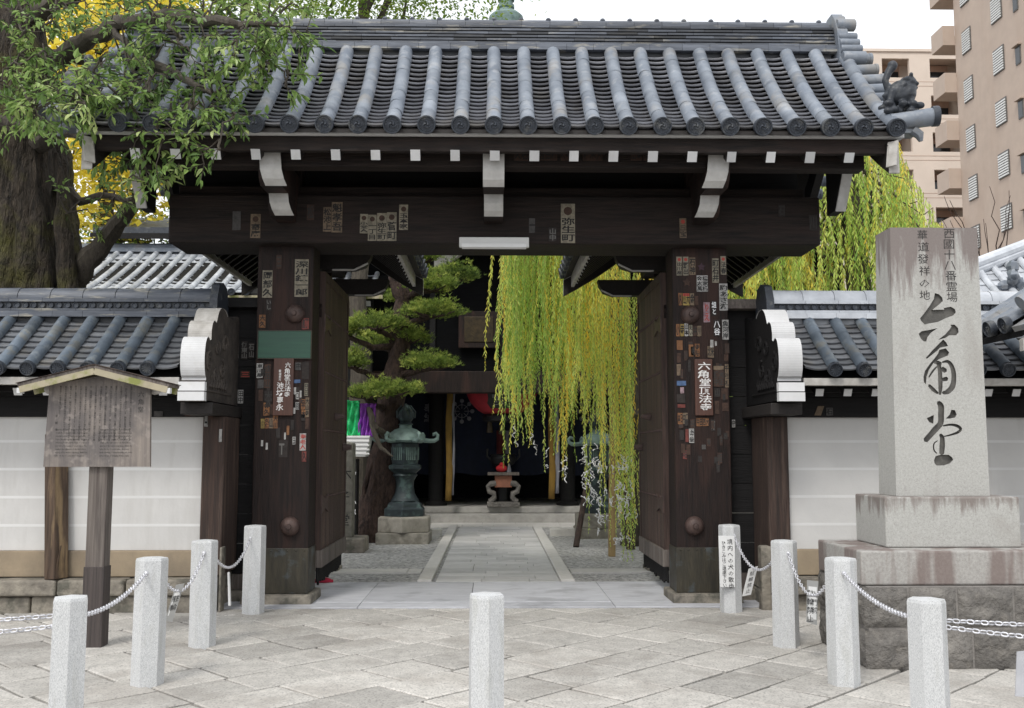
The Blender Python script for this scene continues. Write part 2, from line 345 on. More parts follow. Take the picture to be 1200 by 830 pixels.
M['willow'] = leafmat("willow_leaf", [(0,(.20,.38,.07)),(.35,(.46,.66,.14)),(.6,(.74,.86,.24)),(.8,(.95,.90,.20)),(1,(.96,.70,.10))], .55)
M['pine'] = leafmat("pine_needle", [(0,(.05,.09,.02)),(.5,(.24,.33,.065)),(1,(.60,.64,.16))], .35, .6)

# ---------------------------------------------------------------- lettering
_gl = {}
def glyph(ch, bold=0.0):
    if (ch, bold) not in _gl:
        c = bpy.data.curves.new('t','FONT'); c.body = ch; c.resolution_u = 1; c.offset = bold
        o = bpy.data.objects.new('t', c); COL.objects.link(o)
        dg = bpy.context.evaluated_depsgraph_get()
        me = bpy.data.meshes.new_from_object(o.evaluated_get(dg))
        _gl[ch, bold] = ([(v.co.x, v.co.y) for v in me.vertices], [tuple(p.vertices) for p in me.polygons])
        bpy.data.objects.remove(o); bpy.data.meshes.remove(me); bpy.data.curves.remove(c)
    return _gl[ch, bold]
def put_text(mb, txt, u0, v0, size, xf, m, vertical=True, step=None, sx=1.0, sy=1.0, bold=0.0, wob=0.0):
    """glyph cells from (u0, v0) = centre-top of a column (vertical) or left-baseline; xf(u, v) -> world point"""
    step = step or size*1.02*sy
    u, v = u0, v0
    for ch in txt:
        if ch in ' 　':
            if vertical: v -= step
            else: u += size*.3*sx
            continue
        vs, fs = glyph(ch, bold)
        if not vs: continue
        w = max(p[0] for p in vs); a0 = min(p[0] for p in vs)
        for bx, by in ((0,0),):
            du, k = U(-wob,wob)*size, 1+U(-wob,wob)
            if vertical:
                pts = [xf(u+(p[0]-.48+bx)*size*sx*k+du+wob*.8*size*(p[1]-.4)*0.5, v+(p[1]-.86+by)*size*sy) for p in vs]
            else:
                pts = [xf(u+(p[0]-a0+bx)*size*sx, v+(p[1]+by)*size*sy) for p in vs]
            mb.add(pts, fs, m)
        if vertical: v -= step
        else: u += (w-a0+.10)*size*sx if ord(ch) < 0x3000 else size*1.0*sx
# ================================================================ GROUND
def sheet(name, x0, x1, y0, y1, z, m, nx=1, ny=1, amp=0):
    mb = MB()
    vs = [(lerp(x0,x1,i/nx), lerp(y0,y1,j/ny), z+(noise.noise((i*.7,j*.7,1))*amp if amp else 0)) for j in range(ny+1) for i in range(nx+1)]
    mb.add(vs, [(j*(nx+1)+i, j*(nx+1)+i+1, (j+1)*(nx+1)+i+1, (j+1)*(nx+1)+i) for j in range(ny) for i in range(nx)])
    return tag(mb.build(name, m), kind='structure')
sheet("ground", -300, 300, -60, 700, -.035, M['soil'])
sheet("paving_bed", -14, 14, -3, 10.2, -.031, M['joint'])

def clip_poly(poly, ymax):
    out = []
    for i in range(len(poly)):
        a, b = poly[i], poly[(i+1)%len(poly)]
        if a[1] <= ymax: out.append(a)
        if (a[1] <= ymax) != (b[1] <= ymax):
            t = (ymax-a[1])/(b[1]-a[1]); out.append((a[0]+(b[0]-a[0])*t, ymax))
    return out
def slab_poly(mb, poly, z, g=.007, tone=.5, th=.05, tilt=.0015, bev=.006):
    """one flagstone with softened arris; poly is counter-clockwise"""
    n = len(poly)
    cx, cy = sum(p[0] for p in poly)/n, sum(p[1] for p in poly)/n
    def inset(d):
        out = []
        for i in range(n):
            p0, p, p1 = Vector(poly[i-1]), Vector(poly[i]), Vector(poly[(i+1)%n])
            e0, e1 = (p-p0), (p1-p)
            if e0.length < 1e-6 or e1.length < 1e-6: out.append(p); continue
            e0.normalize(); e1.normalize()
            n0, n1 = Vector((-e0.y,e0.x)), Vector((-e1.y,e1.x))
            b = n0+n1
            if b.length < 1e-3: out.append(p); continue
            b = b/max(.35, b.dot(n0)+1e-6) if b.dot(n0) > .2 else b
            out.append(p+b*d)
        return out
    tx, ty, dz = U(-tilt,tilt), U(-tilt,tilt), U(-.002,.002)
    hz = lambda p, o: z+dz+o+(p[0]-cx)*tx+(p[1]-cy)*ty
    a, b = inset(g), inset(g+bev)
    vs = [(p[0],p[1],z-th) for p in a]+[(p[0],p[1],hz(p,-bev*.6)) for p in a]+[(p[0],p[1],hz(p,0)) for p in b]
    fs = [tuple(range(2*n,3*n))]
    for k in (0,1): fs += [(k*n+i, k*n+(i+1)%n, (k+1)*n+(i+1)%n, (k+1)*n+i) for i in range(n)]
    mb.add(vs, fs, 0, tone)
pav = MB()
ca = cos(R(45)); v = -9.0
while v < 16:
    w = U(.42,.52); u = -16+U(0,.6)
    while u < 16:
        L = U(.43,.68)
        j = lambda: U(-.012,.012)
        q = [(u+j(),v+j()),(u+L+j(),v+j()),(u+L+j(),v+w+j()),(u+j(),v+w+j())]
        q = [((a-b)*ca, (a+b)*ca) for a,b in q]
        if max(abs(p[0]) for p in q) < 10 and min(p[1] for p in q) > .3 and min(p[1] for p in q) < 9.95:
            q = clip_poly(q, 9.955)
            if len(q) >= 3:
                ar = abs(sum(q[i-1][0]*q[i][1]-q[i][0]*q[i-1][1] for i in range(len(q))))/2
                if ar > .02: slab_poly(pav, q, 0.0, g=.011, bev=.011, tilt=.004, tone=min(1,max(0,random.gauss(.55,.24))))
        u += L
    v += w
tag(pav.build("paving", M['slab']), kind='structure')

thr = MB(); x = -2.75
while x < 2.75:
    L = U(.9,1.5); L = min(L, 2.75-x)
    for (y0,y1) in ((9.965,10.28),(10.28,11.85)):
        slab_poly(thr, [(x,y0),(x+L,y0),(x+L,y1),(x,y1)], .008 if y0<10 else .012, g=.003, tone=U(.3,.75))
    x += L
tag(thr.build("gate_threshold_paving", M['slab_blue']), kind='structure')
sheet("courtyard_gravel", -12, 14, 11.86, 21.0, -.008, M['gravel'], 40, 30, .012)
sheet("gate_ground", -12, 14, 10.2, 11.9, -.012, M['joint'])
pth = MB(); y = 11.87
while y < 20.2:
    h = U(.22,.34); x = -.72+.04
    while x < .80-.04:
        L = U(.35,.75); L = min(L, .80-x)
        if .80-(x+L) < .2: L = .80-x
        slab_poly(pth, [(x,y),(x+L,y),(x+L,y+h),(x,y+h)], .012, g=.003, tone=U(.25,.75), bev=.004)
        x += L
    y += h
tag(pth.build("path", M['path']), kind='structure')
krb = MB(); y = 11.87
while y < 20.2:
    h = U(1.0,1.5)
    for x0,x1 in ((-.90,-.725),(.805,.98)):
        slab_poly(krb, [(x0,y),(x1,y),(x1,y+h),(x0,y+h)], .035, g=.004, tone=U(.3,.7), th=.08, bev=.01)
    y += h
for x0,x1 in ((-6,-.92),(1.0,6)):           # pale crossing strip in the gravel
    x = x0
    while x < x1-.05:
        L = min(U(.8,1.3), x1-x); slab_poly(krb, [(x,12.75),(x+L,12.75),(x+L,13.15),(x,13.15)], .014, g=.004, tone=U(.3,.7)); x += L
tag(krb.build("path_edging", M['kerb']), kind='structure')
app = MB()
for (y0,y1,zz) in ((20.4,20.95,.012),(20.95,21.5,.012)):
    x = -7
    while x < 8:
        L = U(.6,1.1); slab_poly(app, [(x,y0),(x+L,y0),(x+L,y1),(x,y1)], zz, g=.004, tone=U(.3,.7)); x += L
tag(app.build("hall_forecourt_paving", M['kerb']), kind='structure')

# ================================================================ ROOF TILES
def disc(mb, c, ax, r, m, petals=False):
    """round eave tile end: rim, sunk face, ring of beads and a three-comma swirl (or a flower)"""
    ax = Vector(ax).normalized()
    a = Vector((1,0,0)) if abs(ax.x) < .7 else Vector((0,1,0))
    u = (a-ax*a.dot(ax)).normalized(); w = ax.cross(u); c = Vector(c)
    n = 20
    prof = [(r*.98,-.05),(r,0),(r*.97,.012),(r*.84,.012),(r*.80,.0),(0.001,0.0)]
    vs = [c+ax*z+(u*cos(2*pi*k/n)+w*sin(2*pi*k/n))*q for q,z in prof for k in range(n)]
    mb.add(vs, [(i*n+k,i*n+(k+1)%n,(i+1)*n+(k+1)%n,(i+1)*n+k) for i in range(len(prof)-1) for k in range(n)], m, .55)
    if petals:
        for k in range(12):
            t = 2*pi*k/12; d = u*cos(t)+w*sin(t)
            mb.tube([c+ax*.003+d*r*.28, c+ax*.006+d*r*.68], [r*.05,r*.09], 5, m, .9)
        return
    for k in range(14):
        t = 2*pi*k/14; p = c+(u*cos(t)+w*sin(t))*r*.66
        mb.tube([p-ax*.004,p+ax*.007], r*.075, 5, m, .85)
    for k in range(3):
        pts, rr = [], []
        for i in range(5):
            t = 2*pi*k/3+i*.5; q = r*(.14+.085*i)
            pts.append(c+ax*.004+(u*cos(t)+w*sin(t))*q); rr.append(r*(.15-.028*i))
        mb.tube(pts, rr, 5, m, .85)

def tile_slope(mb, prof, us, r, xf, rows, mp=0, mc=1, md=2, seg=.27, sag=.030, petals=False, ends=True, half_edge=True, lip=.024, disc_r=1.2, spacing=None):
    """pan tiles and round cover tiles down one slope. prof: (y, z) ridge to eave; us: cover-tile positions; xf(u, y, z) -> world"""
    P = [Vector(p) for p in prof]
    cum = [0]
    for a, b in zip(P, P[1:]): cum.append(cum[-1]+(b-a).length)
    tot = cum[-1]
    def pt(s):
        s = max(0, min(tot, s))
        for i in range(len(P)-1):
            if s <= cum[i+1] or i == len(P)-2:
                t = (s-cum[i])/(cum[i+1]-cum[i]); p = P[i].lerp(P[i+1], t)
                j0, j1 = max(i-1,0), min(i+2,len(P)-1)
                d = (P[j1]-P[j0]).normalized(); break
        nn = Vector((-d.y, d.x))
        if nn.y < 0: nn = -nn
        return p, d, nn
    spacing = spacing or abs(us[1]-us[0])
    bays = [(us[i],us[i+1]) for i in range(len(us)-1)]
    nc = 6
    for a, b in bays:
        for j in range(rows):
            s0, s1 = tot*j/rows, tot*(j+1)/rows
            tn = min(1,max(0,random.gauss(.5,.2)))
            (p0,d0,n0),(p1,d1,n1) = pt(s0), pt(s1)
            vs = []
            p2, d2, n2 = pt(s1-min(.045,.4*(s1-s0)))
            for (p,nn,h) in ((p0,n0,0.0),(p1,n1,lip),(p1,n1,lip-.017),(p2,n2,-.004)):
                for k in range(nc+1):
                    t = k/nc; o = h - sag*(1-(2*t-1)**2)
                    vs.append(xf(lerp(a,b,t), p.x+nn.x*o, p.y+nn.y*o))
            q = nc+1
            mb.add(vs, [(i*q+k,i*q+k+1,(i+1)*q+k+1,(i+1)*q+k) for i in range(3) for k in range(nc)], mp, tn)
    nseg = max(2, round(tot/seg)); ang = 9
    for u_ in us:
        u = u_+U(-.006,.006)
        for j in range(nseg):
            du, dn = U(-.0022,.0022), U(-.0015,.0015)
            s0, s1 = tot*j/nseg, tot*(j+1)/nseg+.012
            tn = min(1,max(0,random.gauss(.52,.2)))
            vs = []
            for (s, rr) in ((s0,r*.972),((s0+s1)/2,r*.99),(s1,r)):
                p, d, nn = pt(s)
                for k in range(ang):
                    t = pi*k/(ang-1)
                    o = rr*sin(t)*1.05 + .012 + dn
                    vs.append(xf(u+du+rr*cos(t), p.x+nn.x*o, p.y+nn.y*o))
            mb.add(vs, [(i*ang+k+1,i*ang+k,(i+1)*ang+k,(i+1)*ang+k+1) for i in range(2) for k in range(ang-1)], mc, tn)
        if ends:
            p, d, nn = pt(tot)
            c = Vector(xf(u, p.x+d.x*.05+nn.x*r*.25, p.y+d.y*.05+nn.y*r*.25))
            ax = Vector(xf(u, p.x+d.x*1.0, p.y+d.y*.45)) - Vector(xf(u, p.x, p.y))
            disc(mb, c, ax, r*disc_r, md, petals)
    return pt, tot

def curve_prof(y0, z0, y1, z1, sag, n=10):
    return [(lerp(y0,y1,i/n), lerp(z0,z1,i/n)-sag*4*(i/n)*(1-i/n)) for i in range(n+1)]

# ================================================================ THE GATE
GY = 10.40                                     # line of the two great posts
gate = thing("temple_gate", (0,GY,0), "dark timber temple gate with curved grey tiled roof and open doors", "gate")
YF, YB = 10.26, 10.66                          # post faces
for sx in (-1,1):
    p = MB()
    p.box(sx*1.90, sx*2.485, YF, YB, .10, 3.72)
    post = p.build("main_post", M['wood'], gate, bevel=.012)
    s = MB(); s.box(sx*1.892, sx*2.493, YF-.008, YB+.008, .105, .56)
    for k in range(7): s.lathe([(.011,0),(.008,-.006),(.001,-.009)], (sx*(1.935+k*.085), YF-.008, .535), 6, axis='y')
    s.build("base_sheath", M['sheath'], post, bevel=.004)
    st = MB(); st.box(sx*1.84, sx*2.56, YF-.10, YB+.1, -.03, .10)
    st.build("post_base_stone", M['rubble'], gate, bevel=.02)
    for pz, ppx in ((617, 340),(368, 346)):
        X, Z = at(ppx, pz, YF); X = sx*abs(X)-.0
        b = MB()
        b.lathe([(.10,0),(.098,-.02),(.085,-.05),(.055,-.072),(.03,-.078),(.024,-.095),(.001,-.098)], (X, YF, Z), 20, axis='y')
        b.build("iron_boss", M['iron'], post, smooth=True, angle=50)
# great lintel
b = MB(); zt, zb = atz(229,10.08), atz(300,10.72)
b.box(-3.38, 3.44, 10.08, 10.72, zb, zt)
lint = b.build("lintel_beam", M['wood_x'], gate, bevel=.02)
b = MB(); b.box(-3.3, 3.3, 10.14, 10.66, zt+.002, zt+.10); b.build("lintel_cap", M['wood_x'], gate, bevel=.008)
# boards closing the recess above the lintel, with short struts
b = MB(); b.box(-3.3, 3.3, 10.36, 10.44, zt+.102, 5.2)
b.build("transom_board", M['wood_black'], gate)
for X in (-2.15, 0, 2.18):
    b = MB(); b.box(X-.12, X+.12, 10.20, 10.355, zt+.102, 4.9); b.build("transom_strut", M['wood'], gate, bevel=.01)
# eave: purlin, fascia, soffit, rafters
EY = 8.98
b = MB(); b.box(-3.58, 3.62, 9.28, 9.46, atz(196,9.28), 4.60); b.build("eave_purlin", M['wood_x'], gate, bevel=.012)
b = MB(); b.box(-3.86, 3.86, 9.06, 9.13, atz(178,9.06), 4.515); b.build("eave_fascia", M['wood_x'], gate, bevel=.006)
b = MB(); b.box(-3.90, 3.90, 9.00, 9.10, 4.517, 4.549); b.build("eave_board", M['white_clean'], gate)
b = MB(); b.prism([(9.12,4.47),(10.42,5.36),(10.42,5.42),(9.12,4.51)], 'yz', -3.84, 3.84)
b.prism([(12.0,4.44),(10.43,5.36),(10.43,5.42),(12.0,4.49)], 'yz', -3.84, 3.84)
b.build("soffit_board", M['wood_y'], gate)
rz = atz(183.5, 9.10)
for k in range(-9,10):
    X = k*.3757+.01; f = MB()
    f.bar((X,9.075,rz), (X,10.4,rz+.86), .088, .10, 0)
    f.bar((X,9.068,rz-.003), (X,9.0745,rz+.001), .089+U(-.006,.004), .101+U(-.008,.004), 1, U(.1,.9))
    f.build("rafter", [M['wood_y'], M['white_clean']], gate)
# bracket arms with white painted fronts
def arm(X, lean=0.0, name="bracket_arm"):
    f = MB()
    for (pt_, pb_, y0, w) in ((178,216,9.22,.205),(222,251,9.62,.19)):
        z1, z0 = atz(pt_, y0), atz(pb_, y0); h = z1-z0
        # side profile: nearly upright front face, bottom sweeping back
        poly = [(y0,z1),(y0-.004,z0+h*.42),(y0+.03,z0+h*.16),(y0+.09,z0),(10.36,z0+.02),(10.36,z1)]
        f.prism(poly, 'yz', X-w/2, X+w/2, 0)
        sk = lean*.05
        face = [(y0-.006,z1),(y0-.010,z0+h*.42),(y0+.024,z0+h*.16),(y0+.086,z0-.004)]
        vs = [(X+a*w/2*1.003+sk*(i*.35), y, z) for a in (-1,1) for i,(y,z) in enumerate(face)]
        f.add(vs, [(i,i+1,i+5,i+4)[::-1] for i in range(3)], 1, U(.3,.7))
    f.box(X-.075, X+.075, 9.7, 10.36, atz(222,9.62)+.002, atz(216,9.22)-.002, 0)
    return f.build(name, [M['wood'], M['white_paint']], gate)
for X, l in ((-2.15,1),(0,0),(2.18,-1)): arm(X, l)
for sx in (-1,1):                              # slanting side brackets under the verge, edges limed white
    f = MB()
    f.prism([(9.55,4.47),(9.86,4.02),(10.1,4.02),(10.1,4.9)], 'yz', sx*3.52, sx*3.62, 0)
    f.bar((sx*3.57,9.53,4.46), (sx*3.57,9.84,4.01), .102, .02, 1)
    f.build("verge_bracket", [M['wood_black'], M['white_paint']], gate)
    b = MB()
    pr = curve_prof(8.99,4.43,10.42,5.58,.07)
    pr2 = [(y, z-.27) for y,z in pr]
    b.prism(pr+pr2[::-1], 'yz', sx*3.74, sx*3.83, 0)
    pr = [(20.84-y,z) for y,z in pr]; pr2 = [(y, z-.27) for y,z in pr]
    b.prism(pr+pr2[::-1], 'yz', sx*3.74, sx*3.83, 0)
    b.prism([(8.983,4.43),(8.983,4.17),(8.99,4.162),(8.99,4.43)], 'yz', sx*3.735, sx*3.835, 1)
    b.bar((sx*3.785,8.985,4.47),(sx*3.745,8.95,4.22),.10,.02,1)
    b.build("bargeboard", [M['wood_y'], M['grey_paint']], gate)
    b = MB(); b.prism([(9.14,4.50),(10.40,5.38),(11.7,4.50),(11.7,4.33),(10.4,5.14),(9.3,4.33)], 'yz', sx*3.48, sx*3.51); b.build("gable_board", M['wood_black'], gate)
# main roof
rp = curve_prof(10.24, 5.83, 8.97, 4.60, .085)
SPC = .317
us = [k*SPC for k in range(-12,13)]
rf = MB()
idx = lambda u,y,z: (u,y,z)
tile_slope(rf, rp, us, .073, idx, 18, lip=.046, sag=.034)
bk = [(20.84-y,z) for y,z in rp]
tile_slope(rf, bk, us, .073, idx, 14, ends=False)
mroof = rf.build("tiled_roof", [M['tile_pan'], M['tile'], M['tile_dark']], gate, smooth=True, angle=40)
# board under the tiles, so the eave edge is closed
b = MB(); b.prism([(y,z-.05) for y,z in rp]+[(y,z-.08) for y,z in rp[::-1]], 'yz', -3.82, 3.82)
b.prism([(y,z-.05) for y,z in bk]+[(y,z-.08) for y,z in bk[::-1]], 'yz', -3.82, 3.82)
b.build("roof_boarding", M['wood_y'], gate)
# ridge
rg = MB()
rg.box(-3.68, 3.68, 10.27, 10.57, 5.68, 5.865, 0, .1)
z = 5.80
def ridge_layer(mb, x0, x1, yc, half, z, h, lo, hi, m=0, over=0.0):
    x = x0
    while x < x1-.01:
        L = min(U(.28,.36), x1-x)
        mb.box(x+.001, x+L-.002, yc-half-U(0,.006), yc+half, z, z+h-.004, m, min(1,max(0,random.gauss(lo,hi)))); x += L
ridge_layer(rg, -3.76, 3.76, 10.42, .215, 5.866, .075, .95, .15)
for k in range(6): ridge_layer(rg, -3.72, 3.72, 10.42, .180-.008*k, 5.944+k*.040, .027, .45, .28); rg.box(-3.70,3.70,10.42-.140+.008*k,10.42+.14-.008*k,5.967+k*.040,5.9835+k*.040,0,.0)
for k in range(24):
    x0 = -3.70+k*7.40/24
    rg.tube([(x0,10.42,6.20),(x0+7.40/24-.004,10.42,6.20)], .082, 12, 0, U(.5,.9))
for k in range(-12,13): rg.ell((k*.30,10.40,6.285), (.03,.03,.022), 6, 5, 0, .7)
rg.build("ridge", [M['noshi']], gate, smooth=True, angle=30)
for sx in (-1,1):                              # ridge-end tile with its stack of rolls
    e = MB()
    DZ = .08
    poly = [(10.20,5.55),(10.64,5.55),(10.70,5.75),(10.66,6.0),(10.58,6.18),(10.50,6.27),(10.34,6.27),(10.26,6.18),(10.18,6.0),(10.14,5.75)]
    poly = [(a_,b_+DZ) for a_,b_ in poly]; e.prism(poly, 'yz', sx*3.725, sx*3.84, 0, .6)
    for (y,z,r,L) in ((10.42,6.23,.055,.15),(10.24,6.10,.068,.20),(10.20,5.95,.045,.20),(10.17,5.87,.045,.215),(10.14,5.79,.045,.23),(10.10,5.67,.075,.25),(10.60,6.10,.068,.20),(10.66,5.9,.045,.20),(10.74,5.67,.075,.25)):
        e.lathe([(r*.9,0),(r,.01),(r,L-.01),(r*.85,L),(r*.7,L-.008),(.001,L-.008)], (sx*3.74,y,z+DZ), 14, 0, U(.45,.75), axis='x') if sx>0 else \
        e.lathe([(.001,-L+.008),(r*.7,-L+.008),(r*.85,-L),(r,-L+.01),(r,-.01),(r*.9,0)], (sx*3.74,y,z+DZ), 14, 0, U(.45,.75), axis='x')
    e.build("ridge_end_tile", [M['tile'], M['tile_dark']], gate, smooth=True, angle=40)
    # verge rolls laid across the gable edge
    for back in (1,0):
        v = MB()
        for k in range(8):
            s = (k+.6)/8.2; i = s*10; a = int(i); t = i-a
            y = lerp(rp[a][0], rp[min(a+1,10)][0], t); z = lerp(rp[a][1], rp[min(a+1,10)][1], t)+.03
            if back: y = 20.84-y
            x0, x1 = sx*3.78, sx*(4.07-.004*k)
            v.tube([(x0,y,z-.0),(x1-sx*.03,y,z+.008)], [.058,.063], 12, 0, U(.35,.65))
            v.tube([(x1-sx*.03,y,z+.008),(x1,y,z+.009)], [.068,.068], 12, 0, U(.3,.5))
        if back: v.build("verge_tile", [M['tile'], M['tile_dark']], gate, smooth=True, angle=40)
    v.tube([(sx*3.80,9.06,4.68),(sx*4.08,9.02,4.71),(sx*4.21,9.00,4.725)], [.082,.085,.088], 14, 0, .55)
    disc(v, (sx*4.225,9.0,4.727), (sx*1,-.16,.03), .098, 1)
    v.tube([(sx*4.0,9.04,4.60),(sx*4.06,9.03,4.55),(sx*4.07,9.03,4.49)], [.05,.045,.02], 8, 0, .3)
    v.box(sx*3.84, sx*4.05, 9.02, 9.20, 4.57, 4.61, 0, .3)
    v.build("verge_tile", [M['tile'], M['tile_dark']], gate, smooth=True, angle=40)
    # guardian beast of fired clay on the corner
    g = MB(); X = sx*3.93; s_ = sx
    def q(dx,dy,dz): return (X+s_*dx*.95, 9.12+dy, 4.80+dz)
    g.tube([q(-.10,0,.20),q(-.02,0,.24),q(.07,0,.27)], [.065,.078,.07], 10)
    g.ell(q(-.02,0,.17), (.15,.085,.10), 12, 8, jit=.1); g.ell(q(.07,0,.20), (.09,.09,.11), 12, 8, jit=.1)
    g.ell(q(.10,-.01,.30), (.062,.06,.058), 10, 8, jit=.08)
    g.ell(q(.155,-.01,.285), (.035,.04,.022), 8, 6); g.ell(q(.15,-.01,.245), (.03,.035,.014), 8, 6)
    for a in (-1,1):
        g.ell(q(.10,a*.045,.36), (.02,.015,.025), 6, 5)
        g.tube([q(.07,a*.045,.25),q(.09,a*.05,.13),q(.10,a*.05,.02)], [.035,.026,.03], 7)
        g.tube([q(-.10,a*.045,.20),q(-.13,a*.05,.11),q(-.10,a*.05,.02)], [.045,.03,.034], 7)
    g.tube([q(-.13,0,.22),q(-.15,0,.32),q(-.11,0,.41),q(-.075,0,.45)], [.028,.034,.038,.045], 9)
    g.ell(q(-.07,0,.47), (.05,.05,.05), 10, 7)
    for k in range(16): g.ell(q(.06+U(-.06,.04),U(-.07,.07),.27+U(-.05,.10)), (.022,.022,.022), 6, 5)
    for k in range(22): g.ell(q(U(-.19,.17),U(-.09,.09),-.02+U(0,.10)), (.05,.045,.035), 6, 5)
    go = g.build("corner_beast", M['tile_dark'], gate, smooth='all')
    rm = go.modifiers.new("remesh",'REMESH'); rm.mode='VOXEL'; rm.voxel_size=.011; rm.use_smooth_shade=True
# doors: opened inwards
for sx in (-1,1):
    d = MB(); X0, X1 = sx*1.845, sx*1.935; y0, y1 = 10.70, 12.45; z0, z1 = .33, 3.52
    n = 6
    for k in range(n):
        a, b_ = y0+.07+(y1-y0-.14)*k/n, y0+.07+(y1-y0-.14)*(k+1)/n
        d.box(sx*1.855, X1, a+.002, b_-.002, z0+.14, z1-.10, 0, U(.2,.8))
    d.box(X0, X1, y0, y0+.07, z0, z1, 0, .4); d.box(X0, X1, y1-.07, y1, z0, z1, 0, .4)
    d.box(X0, X1, y0+.071, y1-.071, z1-.098, z1, 0, .4)
    LEAF = d
    for zz in (1.05, 1.78, 2.42, 3.05):
        for k in range(19):
            y = y0+.10+k*.086
            LEAF.lathe([(.016,0),(.013,.012),(.004,.018),(.001,.018)] if sx<0 else [(.001,-.018),(.004,-.018),(.013,-.012),(.016,0)], (sx*1.855,y,zz), 7, 1, axis='x')
    leaf_ = LEAF.build("door_leaf", [M['wood_door'], M['iron']], gate)
    r = MB(); r.box(sx*1.83, sx*1.94, y0-.005, y1+.005, z0-.02, z0+.165); r.build("bottom_rail", M['wood_grey'], leaf_, bevel=.008)
    c = MB()
    for k in range(22): c.box(sx*1.88, sx*1.90, y0+.03+k*.078, y0+.075+k*.078, z0-.22+U(0,.05), z0-.02, 0, U(.1,.5))
    c.build("draught_slat", M['wood_black'], leaf_)
    for zz in (.98, 2.95):
        h = MB(); X = sx*1.838
        h.prism([(y0-.01,zz-.10),(y0+.22,zz-.05),(y0+.42,zz-.10),(y0+.36,zz),(y0+.42,zz+.10),(y0+.22,zz+.05),(y0-.01,zz+.10)], 'yz', X, X+sx*.016)
        h.build("hinge_strap", M['iron'], leaf_)
    h = MB(); zz = 1.95
    h.tube([(sx*1.85,11.55,zz),(sx*1.76,11.55,zz+.01),(sx*1.735,11.55,zz+.0)], [.045,.03,.012], 8); h.build("door_boss", M['iron'], leaf_, smooth=True); h = MB(); h.tube([(sx*1.85,12.2,zz-.35),(sx*1.75,12.2,zz-.35)], [.05,.03], 8)
    h.build("door_boss", M['iron'], leaf_, smooth=True)
# rear posts, ties and the two small roofs over them
for sx in (-1,1):
    b = MB(); b.box(sx*2.08, sx*2.34, 12.95, 13.2, .05, 3.75); b.build("rear_post", M['wood'], gate, bevel=.01)
    b = MB(); b.box(sx*2.0, sx*2.42, 12.85, 13.3, -.03, .05); b.build("rear_base_stone", M['rubble'], gate, bevel=.01)
    for za,zb_ in ((3.40,3.62),(.95,1.13)):
        b = MB(); b.box(sx*2.12, sx*2.30, 10.663, 12.948, za, zb_); b.build("tie_beam", M['wood_y'], gate, bevel=.008)
    for yy in (11.15, 12.98):
        b = MB()
        poly = [(sx*2.62,3.63),(sx*1.60,3.63),(sx*1.48,3.67),(sx*1.42,3.76),(sx*1.40,3.84),(sx*2.62,3.84)]
        b.prism(poly, 'xz', yy, yy+.16, 0)
        b.bar((sx*1.60,yy-.004,3.622), (sx*1.44,yy-.004,3.70), .02, .02, 1)
        b.bar((sx*1.85,yy-.004,3.622), (sx*1.60,yy-.004,3.622), .02, .02, 1)
        b.build("cross_arm", [M['wood_y'], M['white_paint']], gate, bevel=.006)
    b = MB(); b.bar((sx*1.93,10.67,3.05),(sx*1.93,11.35,3.56),.10,.14); b.build("knee_brace", M['wood'], gate)
    Xr = 2.21
    for side, name in ((-1,'inner'),(1,'outer')):
        # slope runs along X: from the little ridge down to an eave
        e = Xr+side*1.24
        pr = curve_prof(sx*Xr, 4.86, sx*e, 3.99, .06)
        t = MB(); us2 = [10.90+k*.30 for k in range(9)]
        tile_slope(t, pr, us2, .065, lambda u,y,z: (y,u,z), 11)
        t.build("rear_roof_slope", [M['tile_pan'], M['tile'], M['tile_dark']], gate, smooth=True, angle=40)
        w = MB(); w.prism([(y,z-.05) for y,z in pr]+[(y,z-.085) for y,z in pr[::-1]], 'xz', 10.82, 13.34)
        w.build("rear_soffit", M['wood_y'], gate)
        for k in range(12):
            yy = 10.90+k*.212; r_ = MB()
            p, q_ = Vector((sx*(e-side*.16),yy,3.86)), Vector((sx*Xr,yy,4.66))
            r_.bar(p, q_, .055, .065, 0); dd = (p-q_).normalized()*.006
            r_.bar(p+dd, p+dd*.1, .056, .066, 1)
            r_.build("rear_rafter", [M['wood_y'], M['white_clean']], gate)
        w = MB(); xx = e-side*.12; w.box(sx*(xx-.02), sx*(xx+.02), 10.86, 13.34, 3.80, 3.965); w.build("rear_eave_board", M['grey_paint'], gate)
        w = MB(); pl = [(x,z-.09) for x,z in pr]+[(x,z-.31) for x,z in pr[::-1]]
        w.prism(pl, 'xz', 13.35, 13.42, 0)
        w.prism([(x,z+.02) for x,z in pl], 'xz', 13.425, 13.48, 1)
        w.build("rear_bargeboard", [M['wood_y'], M['grey_paint']], gate)
    w = MB(); ridge = [(sx*Xr-.09,4.80),(sx*Xr+.09,4.80),(sx*Xr+.08,5.02),(sx*Xr,5.08),(sx*Xr-.08,5.02)]
    w.prism(ridge, 'xz', 10.8, 13.5); w.build("rear_ridge", M['noshi'], gate)
    w = MB(); w.box(sx*1.98, sx*2.44, 11.0, 13.0, 3.86, 4.0); w.box(sx*2.13, sx*2.29, 11.0, 13.0, 4.0, 4.74); w.build("rear_truss", M['wood_y'], gate)
